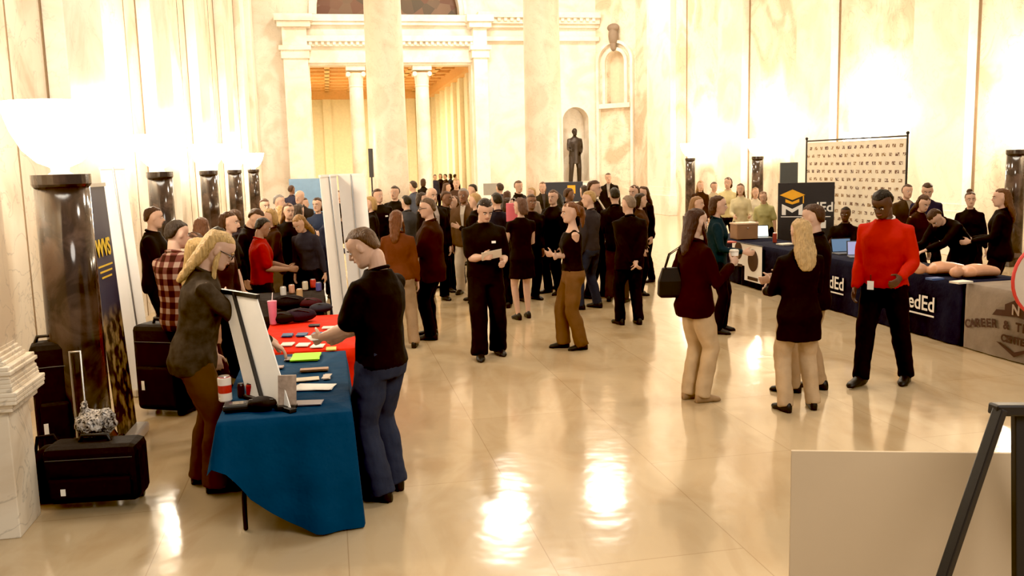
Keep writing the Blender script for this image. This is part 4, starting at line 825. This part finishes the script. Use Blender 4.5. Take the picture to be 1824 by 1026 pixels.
def PH(label,px,hy,H,heading,**k):
    nud=k.pop('nudge',False)
    hz=H-(.415*H/1.75 if k.get('sit') else 0)-k.pop('drop',0); q=ground(px,hy,hz); q.z=0
    if nud:
        q0=q.copy()
        for i in range(1,40):
            if not blocked(q): break
            f=1+.022*((i+1)//2)*(1 if i%2 else -1); q=q0*f
    return person(label,q,H,heading,**k)
def PV(label,px,hy,v,heading,**k):   # standing on the line at distance v from the hall axis
    u,zz=onv(px,hy,v); q=hp(u,v); H=k.pop('H',None) or min(1.88,max(1.52,zz)); return person(label,q,H,heading,**k)
BLK=(.012,.010,.011); DB=(.035,.016,.011); JEAN=(.030,.038,.062); DSK=(.09,.042,.025); BLOND=(.55,.36,.15); BRN=(.06,.025,.012); GREY=(.25,.22,.2)
# ---- near people
_,hA=PF('person in black polo shirt and blue jeans looking down beside the red table',690,882,400,-62,tc=BLK,bc=JEAN,hc=(.10,.05,.025),hyaw=18,hpit=30,RA=(.10,.34,1.02),LA=(-.12,.36,1.04),feet=((.11,.03),(-.10,-.02)),g=1.08,bot='wide',curl=.6)
_,h1=PF('blonde person in olive top and brown trousers leaning over the blue table',372,868,404,70,sex='f',hair='straight',hc=BLOND,top='long',tmat=plain('mottled_print',(.055,.042,.032),.9,var=.8,scale=16,spec=.1),bot='wide',bc=(.10,.05,.025),lean=12,RA=(.18,.60,.84),LA=(-.10,.56,.86),hpit=20,hyaw=-4,glasses=True,g=1.18,palm='down',hem=.80,feet=((.12,.05),(-.12,-.04)))
PH('blonde person in tan short sleeved shirt standing behind the one in olive',350,424,1.68,62,sex='f',hair='straight',hc=BLOND,top='tee',tc=(.35,.2,.12),bot='trousers',bc=DB,g=1.12)
PH('person in red and white plaid flannel shirt seen from behind',312,392,1.78,22,top='long',tmat=plaid(),bc=BLK,hc=(.03,.018,.012),g=1.14,hyaw=-15,RA='fwd',LA='fwd',hpit=15,hem=.80)
PH('person in dark clothes in profile beside the white banner edge',268,369,1.8,80,top='jacket',tc=BLK,bc=BLK,hc=BRN,RA='fwd',LA='hang')
PH('dark haired person in black standing beyond the plaid shirt',404,378,1.72,50,top='tee',tc=BLK,bc=BLK,hc=BRN,hair='mid',sex='f')
PH('brown haired person in maroon standing behind the plaid shirt',352,384,1.70,10,sex='f',hair='mid',hc=(.12,.05,.025),top='long',tc=(.09,.025,.02),nudge=True)
PH('person in bright red shirt behind the red table at left',460,391,1.62,75,top='tee',tc=(.24,.010,.009),bc=BLK,hc=(.012,.008,.006),skin=(.25,.13,.08),RA='fwd',LA='fwd',hpit=20,g=1.12,nudge=True)
PH('person with long brown hair and black top beyond the black table',508,362,1.70,150,sex='f',hair='long',hc=(.11,.045,.02),top='long',tc=BLK)
PH('person in black beyond the red shirt, head bowed over the table',436,371,1.74,95,top='jacket',tc=BLK,hc=BRN,hpit=25,lean=10,nudge=True)
PH('grey haired person in dark jacket near the fourth left torchere',492,347,1.75,120,hc=GREY,top='jacket',tc=BLK)
PH('balding person in charcoal suit standing behind the long haired group',529,339,1.80,170,hair='bald',top='jacket',tc=(.03,.025,.025),inner=(.5,.45,.4))
PH('person with blonde hair leaning forward over papers near the white banner',548,376,1.62,190,sex='f',hair='long',hc=(.3,.16,.06),top='long',tc=(.035,.035,.05),lean=15,hpit=20,nudge=True)
PH('person in navy top facing the camera left of the white banner',568,352,1.70,180,sex='f',hair='mid',hc=BRN,top='long',tc=(.03,.04,.07),nudge=True)
# ---- middle
PH('person in black polo with badge standing right of the white banner',676,336,1.80,150,tc=BLK,hc=BRN,logo=True,g=1.12)
PH('person in black polo talking beside the left tall column',700,331,1.82,200,tc=BLK,hc=(.05,.03,.02),g=1.12,RA='phone',LA='hang')
PF('person with auburn hair and rust sweater seen from behind',716,618,374,-5,sex='f',hair='straight',hc=(.14,.05,.02),top='long',tc=(.12,.038,.018),bot='trousers',bc=(.30,.20,.12),LA='fwd',RA='hang',g=1.18)
PF('person in long dark brown coat and glasses facing left',774,602,352,-75,top='jacket',tc=(.035,.014,.01),bc=BLK,hc=(.12,.07,.04),glasses=True,g=1.18,hyaw=10,RA='fwd',LA='fwd',hem=.72)
PH('balding person in black suit behind the dark brown coat',770,334,1.84,160,hair='bald',top='jacket',tc=BLK,inner=(.3,.25,.22),g=1.16)
PH('person in brown jacket and pale trousers behind the one reading',829,335,1.80,190,top='jacket',tc=(.09,.05,.03),bc=(.55,.46,.36),hc=GREY,skin=(.2,.1,.06),inner=(.4,.35,.3),g=1.12)
_,h15=PF('person in black short sleeved shirt reading a white sheet in mid hall',868,634,350,168,tc=BLK,bc=BLK,hc=(.02,.012,.01),RA=(.08,.32,1.13),LA=(-.16,.26,1.06),hpit=30,hyaw=8,feet=((.10,.12),(-.14,-.08)),g=1.15,logo=True,bot='wide',curl=.5)
_,h16=PF('person in short black dress with bare legs behind the one reading',932,568,352,-20,sex='f',hair='mid',hc=(.12,.06,.04),top='dress',tc=BLK,bot='none',RA='fwd',LA='fwd',feet=((.10,.05),(-.09,-.04)),hem=.60)
PH('fair haired person in black jacket and jeans facing the camera',968,324,1.74,175,sex='f',hair='mid',hc=(.16,.08,.035),top='jacket',tc=(.03,.025,.02),bc=(.05,.065,.11),inner=(.06,.05,.05),RA='fwd')
PF('person in black tank top and tan trousers with folded arms',1022,621,360,-100,sex='f',hair='tail',hc=(.16,.06,.025),top='tank',tc=BLK,bot='wide',bc=(.15,.075,.032),RA='cross',LA='cross',hyaw=6,feet=((.09,.10),(-.09,-.08)))
PF('person in black suit and white shirt facing right in the crowd',1060,530,321,110,top='jacket',tc=BLK,bc=BLK,inner=(.6,.5,.38),hc=BRN,RA='fwd',LA='pocket',g=1.08)
PH('tall person in dark suit behind the black suit group',1086,308,1.86,190,top='jacket',tc=BLK,hc=(.10,.06,.035),inner=(.3,.26,.22))
PF('balding person in black suit with hands clasped behind the back',1122,578,348,-15,hair='short',hc=(.22,.15,.10),top='jacket',tc=BLK,bc=BLK,RA='behind',LA='behind',hyaw=20,feet=((.12,-.02),(-.12,.05)),hem=.76,g=1.10)
PH('dark haired person in black partly hidden behind the balding suit',1128,330,1.76,210,sex='f',hair='mid',hc=BRN,top='jacket',tc=BLK,nudge=True)
PH('person with long dark hair at the right end of the middle group',1149,333,1.72,240,sex='f',hair='long',hc=BRN,top='jacket',tc=BLK,nudge=True)
_,h23=PF('person with long dark hair, maroon jacket and beige trousers holding coffee',1238,713,372,68,sex='f',hair='straight',hc=(.045,.016,.01),top='jacket',tc=(.024,.009,.009),bot='trousers',bc=(.48,.34,.20),shoe=(.30,.19,.10),RA=(.16,.27,1.24),LA=(-.16,.10,.95),hyaw=5,curl=.75,feet=((.09,.02),(-.08,-.02)),g=1.12)
PF('person in teal and black behind the one holding coffee',1276,592,349,110,sex='f',hair='mid',hc=BRN,top='long',tc=(.010,.025,.035),bot='trousers',bc=BLK,RA='fwd')
_,h25=PF('person with long blonde hair in black jacket and beige trousers from behind',1420,730,390,-8,sex='f',hair='long',hc=(.50,.33,.15),top='jacket',tc=BLK,bot='trousers',bc=(.46,.32,.19),shoe=BLK,RA='fwd',LA='fwd',hem=.66,feet=((.15,.0),(-.13,-.03)),fang=14,g=1.10,hyaw=0)
PF('person in black jacket and beige trousers behind the blonde one',1445,697,364,-55,top='jacket',tc=BLK,bot='trousers',bc=(.38,.25,.14),hc=BRN,RA='fwd',LA='fwd',hyaw=0,feet=((.12,-.04),(-.12,.14)))
_,h27=PF('person in red sweater and black trousers walking with head bowed',1570,682,333,222,top='long',tc=(.42,.022,.016),bc=BLK,hair='short',hc=(.008,.006,.005),skin=DSK,hpit=28,hyaw=-4,lean=3,feet=((.11,.20),(-.16,-.16)),RA=(.22,.10,.87),LA=(-.23,.28,1.00),g=1.08,badge=True,collar=(.7,.65,.6),bot='trousers')
# ---- right tables group (behind the tables)
PV('person with long brown hair in black at the right edge',1786,336,8.5,-60,sex='f',hair='long',hc=(.12,.05,.02),top='jacket',tc=BLK,RA='fwd',LA='fwd',g=1.12)
PV('dark haired person in navy sweater behind the manikin table',1652,324,9.1,185,top='long',tc=(.02,.02,.04),hc=(.05,.025,.015),hpit=25,g=1.1)
PV('person with brown hair and black top watching the manikins',1632,366,8.35,160,sex='f',hair='long',hc=(.07,.03,.015),top='long',tc=DB,H=1.62,lean=14,hpit=15)
PV('person in black bending over the tan manikins',1706,394,8.25,-110,top='long',tc=BLK,hc=(.05,.02,.01),lean=52,hpit=10,H=1.76,RA=(.12,.66,.92),LA=(-.12,.64,.92),palm='down')
PV('person with hair in a bun behind the bending one',1730,361,9.3,200,sex='f',hair='bun',hc=BRN,top='long',tc=BLK,H=1.6)
PV('person in brown jacket left of the navy sweater',1612,328,9.3,160,top='jacket',tc=(.05,.03,.02),hc=(.07,.035,.02),inner=(.3,.25,.2))
rS,_=PV('seated person in black polo beside the laptops',1505,380,8.45,215,tc=BLK,skin=DSK,hc=(.01,.007,.006),sit=True,H=1.74,RA=(.14,.36,1.17),LA=(-.14,.36,1.17),hyaw=0)
ch=thing('folding_chair','black folding chair under the seated one beside the laptops','chair',rS.location,rS.rotation_euler.z)
b=MB(); b.box(-.2,.2,-.22,.2,.375,.40); build(b,'seat',M_BLK,ch,False,bevel=.01); b=MB(); b.box(-.2,.2,-.27,-.24,.6,.82); build(b,'backrest',M_BLK,ch,False,bevel=.01)
for sx in (-.19,.19):
    b=MB(); b.tube([(sx,-.26,.82),(sx,-.22,.4),(sx,.2,.01)],.011,8); build(b,'leg',M_MET,ch,False,smooth=True); b=MB(); b.tube([(sx,.17,.38),(sx,-.24,.01)],.011,8); build(b,'leg',M_MET,ch,False,smooth=True)
YL=(.55,.46,.24)
PV('person in pale yellow top with dark hair behind the wooden box',1296,316,8.6,200,sex='f',hair='mid',hc=BRN,top='long',tc=YL)
PV('person in pale yellow shirt near the laptop, arms forward',1320,327,8.3,190,sex='f',hair='long',hc=(.09,.04,.02),top='long',tc=(.52,.45,.28),RA='fwd',LA='fwd')
PV('blonde person in cream shirt beside the laptop',1345,334,8.9,200,sex='f',hair='mid',hc=(.35,.2,.08),top='tee',tc=(.55,.48,.35))
PV('person in yellow green top left of the display banner',1364,352,8.3,215,sex='f',hair='mid',hc=(.2,.1,.05),top='tee',tc=(.44,.41,.20),lean=14,H=1.55)
PV('person in cream jacket behind the yellow tops',1272,324,9.0,150,hc=(.1,.05,.03),top='long',tc=(.4,.32,.2))
PV('person with blonde hair left of the coffee holder, far side',1246,322,8.6,200,sex='f',hair='long',hc=(.35,.2,.08),top='jacket',tc=DB)
PH('person in white shirt behind the coffee holder',1240,350,1.62,130,sex='f',hair='long',hc=(.3,.16,.07),top='long',tc=(.5,.42,.32))
# ---- far crowd
far=[(520,330,1.76,(.03,.03,.05),'short','navy jacket by the farthest left torchere'),(540,352,1.62,(.05,.03,.03),'mid','dark maroon top left of the blue panel'),
(592,322,1.78,BLK,'short','black shirt right of the blue panel'),(640,345,1.68,(.05,.04,.04),'long','charcoal top behind the wide white banner'),(737,322,1.84,(.08,.09,.12),'short','slate shirt between column and brown coat'),(755,318,1.78,BLK,'mid','black dress just right of the left tall column'),
(795,326,1.70,(.40,.33,.26),'long','cream cardigan far behind the balding suit'),(812,318,1.84,(.07,.04,.03),'short','dark brown jacket in the centre distance'),(843,328,1.76,(.03,.03,.03),'short','dark hoodie left of the small monitor'),(890,326,1.76,(.06,.06,.09),'short','grey navy blazer right of the small monitor'),
(905,340,1.62,(.16,.13,.11),'long','grey brown sweater behind the black dress'),(925,322,1.82,BLK,'short','black blazer left of the right tall column'),(948,336,1.64,(.30,.24,.2),'mid','beige sweater before the right tall column'),(992,344,1.66,(.05,.06,.09),'long','slate top under the dark display board'),(1040,330,1.74,(.06,.03,.02),'mid','dark brown coat right of the statue'),
(1012,335,1.72,BLK,'short','black shirt directly below the statue'),
(470,354,1.72,BLK,'short','black shirt between third and fourth left torcheres'),(482,372,1.66,DB,'mid','brown blouse behind the bright red shirt'),(384,398,1.62,(.04,.02,.02),'long','brown cardigan directly right of the plaid shirt'),
(534,366,1.66,BLK,'long','black blouse and long hair beyond the jars'),(582,366,1.66,(.03,.035,.06),'short','dark blue shirt left of the narrow white banner'),(608,338,1.74,BLK,'short','black jacket above the white banners'),(660,350,1.70,BLK,'mid','black blouse right of the wide white banner'),
(724,348,1.70,(.05,.05,.055),'short','charcoal sweater between two black polos and the rust sweater'),(752,346,1.72,(.05,.035,.03),'mid','dark taupe blouse left of the balding suit'),(790,344,1.74,BLK,'short','black shirt right of the brown coat'),(806,350,1.64,(.06,.025,.04),'long','dark plum blouse left of the brown jacket'),
(848,344,1.74,BLK,'short','black jacket behind the reader, left side'),(886,342,1.76,(.02,.02,.03),'short','black overcoat behind the reader, right side'),(903,352,1.64,(.10,.09,.09),'mid','grey blouse between reader and pink bag'),(943,346,1.70,BLK,'short','black sweater right of the pink bag'),
(984,338,1.74,BLK,'short','black sweater right of the fair haired one'),
(1050,340,1.76,(.04,.035,.04),'short','charcoal blazer behind the white shirted suit'),(1100,334,1.78,BLK,'short','black jacket between the two suits'),(1140,344,1.66,(.07,.035,.025),'mid','dark brown sweater at the right end of the group'),
(336,402,1.62,DB,'mid','dark brown top close behind the plaid shirt'),(420,396,1.66,(.02,.015,.02),'short','black shirt left of the bright red shirt'),(500,384,1.62,BLK,'long','black top nearest behind the black table')]
for i,(px,hy,H,c,hr,lb) in enumerate(far):
    PH('distant person in '+lb,px,hy,H,(i*77)%360,sex='f' if hr!='short' else 'm',hair=hr,hc=[BRN,(.1,.05,.03),(.4,.25,.1),(.02,.015,.01),(.05,.03,.02)][i%5],top='jacket' if i%2 else 'long',tc=c,RA=['fwd','hang','hang','phone'][i%4],LA='fwd' if i%4==1 else ('pocket' if i%4==2 else 'hang'),bc=[BLK,BLK,JEAN,(.05,.03,.02),BLK,(.16,.11,.07)][i%6],g=1.0+.05*(i%4),skin=[(.56,.35,.25),(.48,.30,.2),(.2,.1,.06)][0 if i%5 else 2],nudge=True)
for i,(px,Y) in enumerate(((580,43),(612,45),(775,43),(784,46),(793,44),(801,45),(809,43.0))):
    q=at(px,300,Y); q.z=0
    person('tiny person in the far room, '+['left of the slim left column','beside the slim left column','just right of the slim right column','second right of the slim right column','third right of the slim right column','fourth right of the slim right column','fifth right of the slim right column'][i],q,1.74,(i*63)%360,sex='f' if i%2 else 'm',hair='mid' if i%2 else 'short',top='jacket',tc=[BLK,DB,(.04,.04,.06)][i%3])
# statue
vs=(va+vb)/2-.12
b=MB(); b.hbox(UE-.75,UE+.5,vs-.5,vs+.5,0,1.08); b.hbox(UE-.8,UE+.55,vs-.55,vs+.55,1.08,1.22)
build(b,'statue_pedestal',M_WALL2,bevel=.02,label='square marble pedestal carrying the bronze statue',cat='pedestal')
person('dark bronze standing statue of a coated figure in the arched niche',hp(UE-.2,vs),2.42,175,top='jacket',hem=.62,mats=M_BRONZE,z=1.22,name='bronze_statue',cat='statue',RA='fwd',LA='hip',feet=((.16,.08),(-.14,-.04)),hyaw=10)
# ---- held things
hq,d=hA[-1]; b=MB(); b.obox(hq+V((0,0,.01)),V((.06,.03,0)),V((-.04,.08,0)),V((0,0,.002))); build(b,'folded_leaflet',WP,label='white leaflet held by the one in jeans',cat='leaflet')
hq,d=h15[1]; b=MB(); b.obox(hq+V((.03,-.02,.02)),V((.11,.0,.02)),V((0,.07,-.05)),V((0,.001,.001))); build(b,'paper_sheet',WP,label='white sheet of paper being read in mid hall',cat='paper')
hq,d=h23[1]; t=thing('coffee_cup','white paper coffee cup with lid held by the dark haired one','cup',hq-Z*.06)
b=MB(); b.lathe([(.028,-.06),(.030,-.055),(.04,.065)],hq,20); cb=build(b,'cup_body',plain('paper_cup',(.75,.66,.55),.6),t,smooth=True); b=MB(); b.lathe([(.042,.065),(.042,.075),(.034,.085),(.03,.085)],hq,20); build(b,'lid',plain('cup_lid',(.7,.62,.52),.4),t); b=MB(); b.lathe([(.034,-.03),(.0395,.03)],hq,20,False); build(b,'sleeve',plain('cup_sleeve',(.4,.24,.12),.8),cb)
q=at(1194,500,8.05); t=thing('tote_bag','black leather tote hanging from the arm of the coffee holder','bag',q-Z*.2)
b=MB(); b.loft([[q+V((x*w_,y*d_,z_)) for x,y in ((-1,-1),(0,-1.1),(1,-1),(1.05,0),(1,1),(0,1.1),(-1,1),(-1.05,0))] for w_,d_,z_ in ((.09,.05,-.15),(.11,.06,-.13),(.105,.055,0),(.07,.03,.12))]); build(b,'bag_body',plain('black_leather',(.012,.009,.009),.6,spec=.2),t,bevel=.01)
for s in (-1,1):
    b=MB(); b.tube([q+V((-.05,s*.025,.11)),q+V((-.01,s*.03,.24)),q+V((.08,s*.03,.30)),q+V((.09,s*.02,.2)),q+V((.06,s*.025,.11))],.006,8); build(b,'handle',plain('black_leather',(.012,.009,.009),.6,spec=.2),t,smooth=True)
q=at(914,378,h16[1][0].y-.1)
t=thing('gift_bag','pink paper bag held up behind the one reading','bag',q-Z*.15); b=MB(); b.box(q.x-.1,q.x+.1,q.y-.04,q.y+.04,q.z-.13,q.z+.13); build(b,'bag_body',plain('pink_paper',(.75,.16,.2),.6),t,bevel=.004); b=MB(); b.tube([q+V((-.05,0,.13)),q+V((-.03,0,.2)),q+V((.03,0,.2)),q+V((.05,0,.13))],.004,6); build(b,'handle',TXW,t)
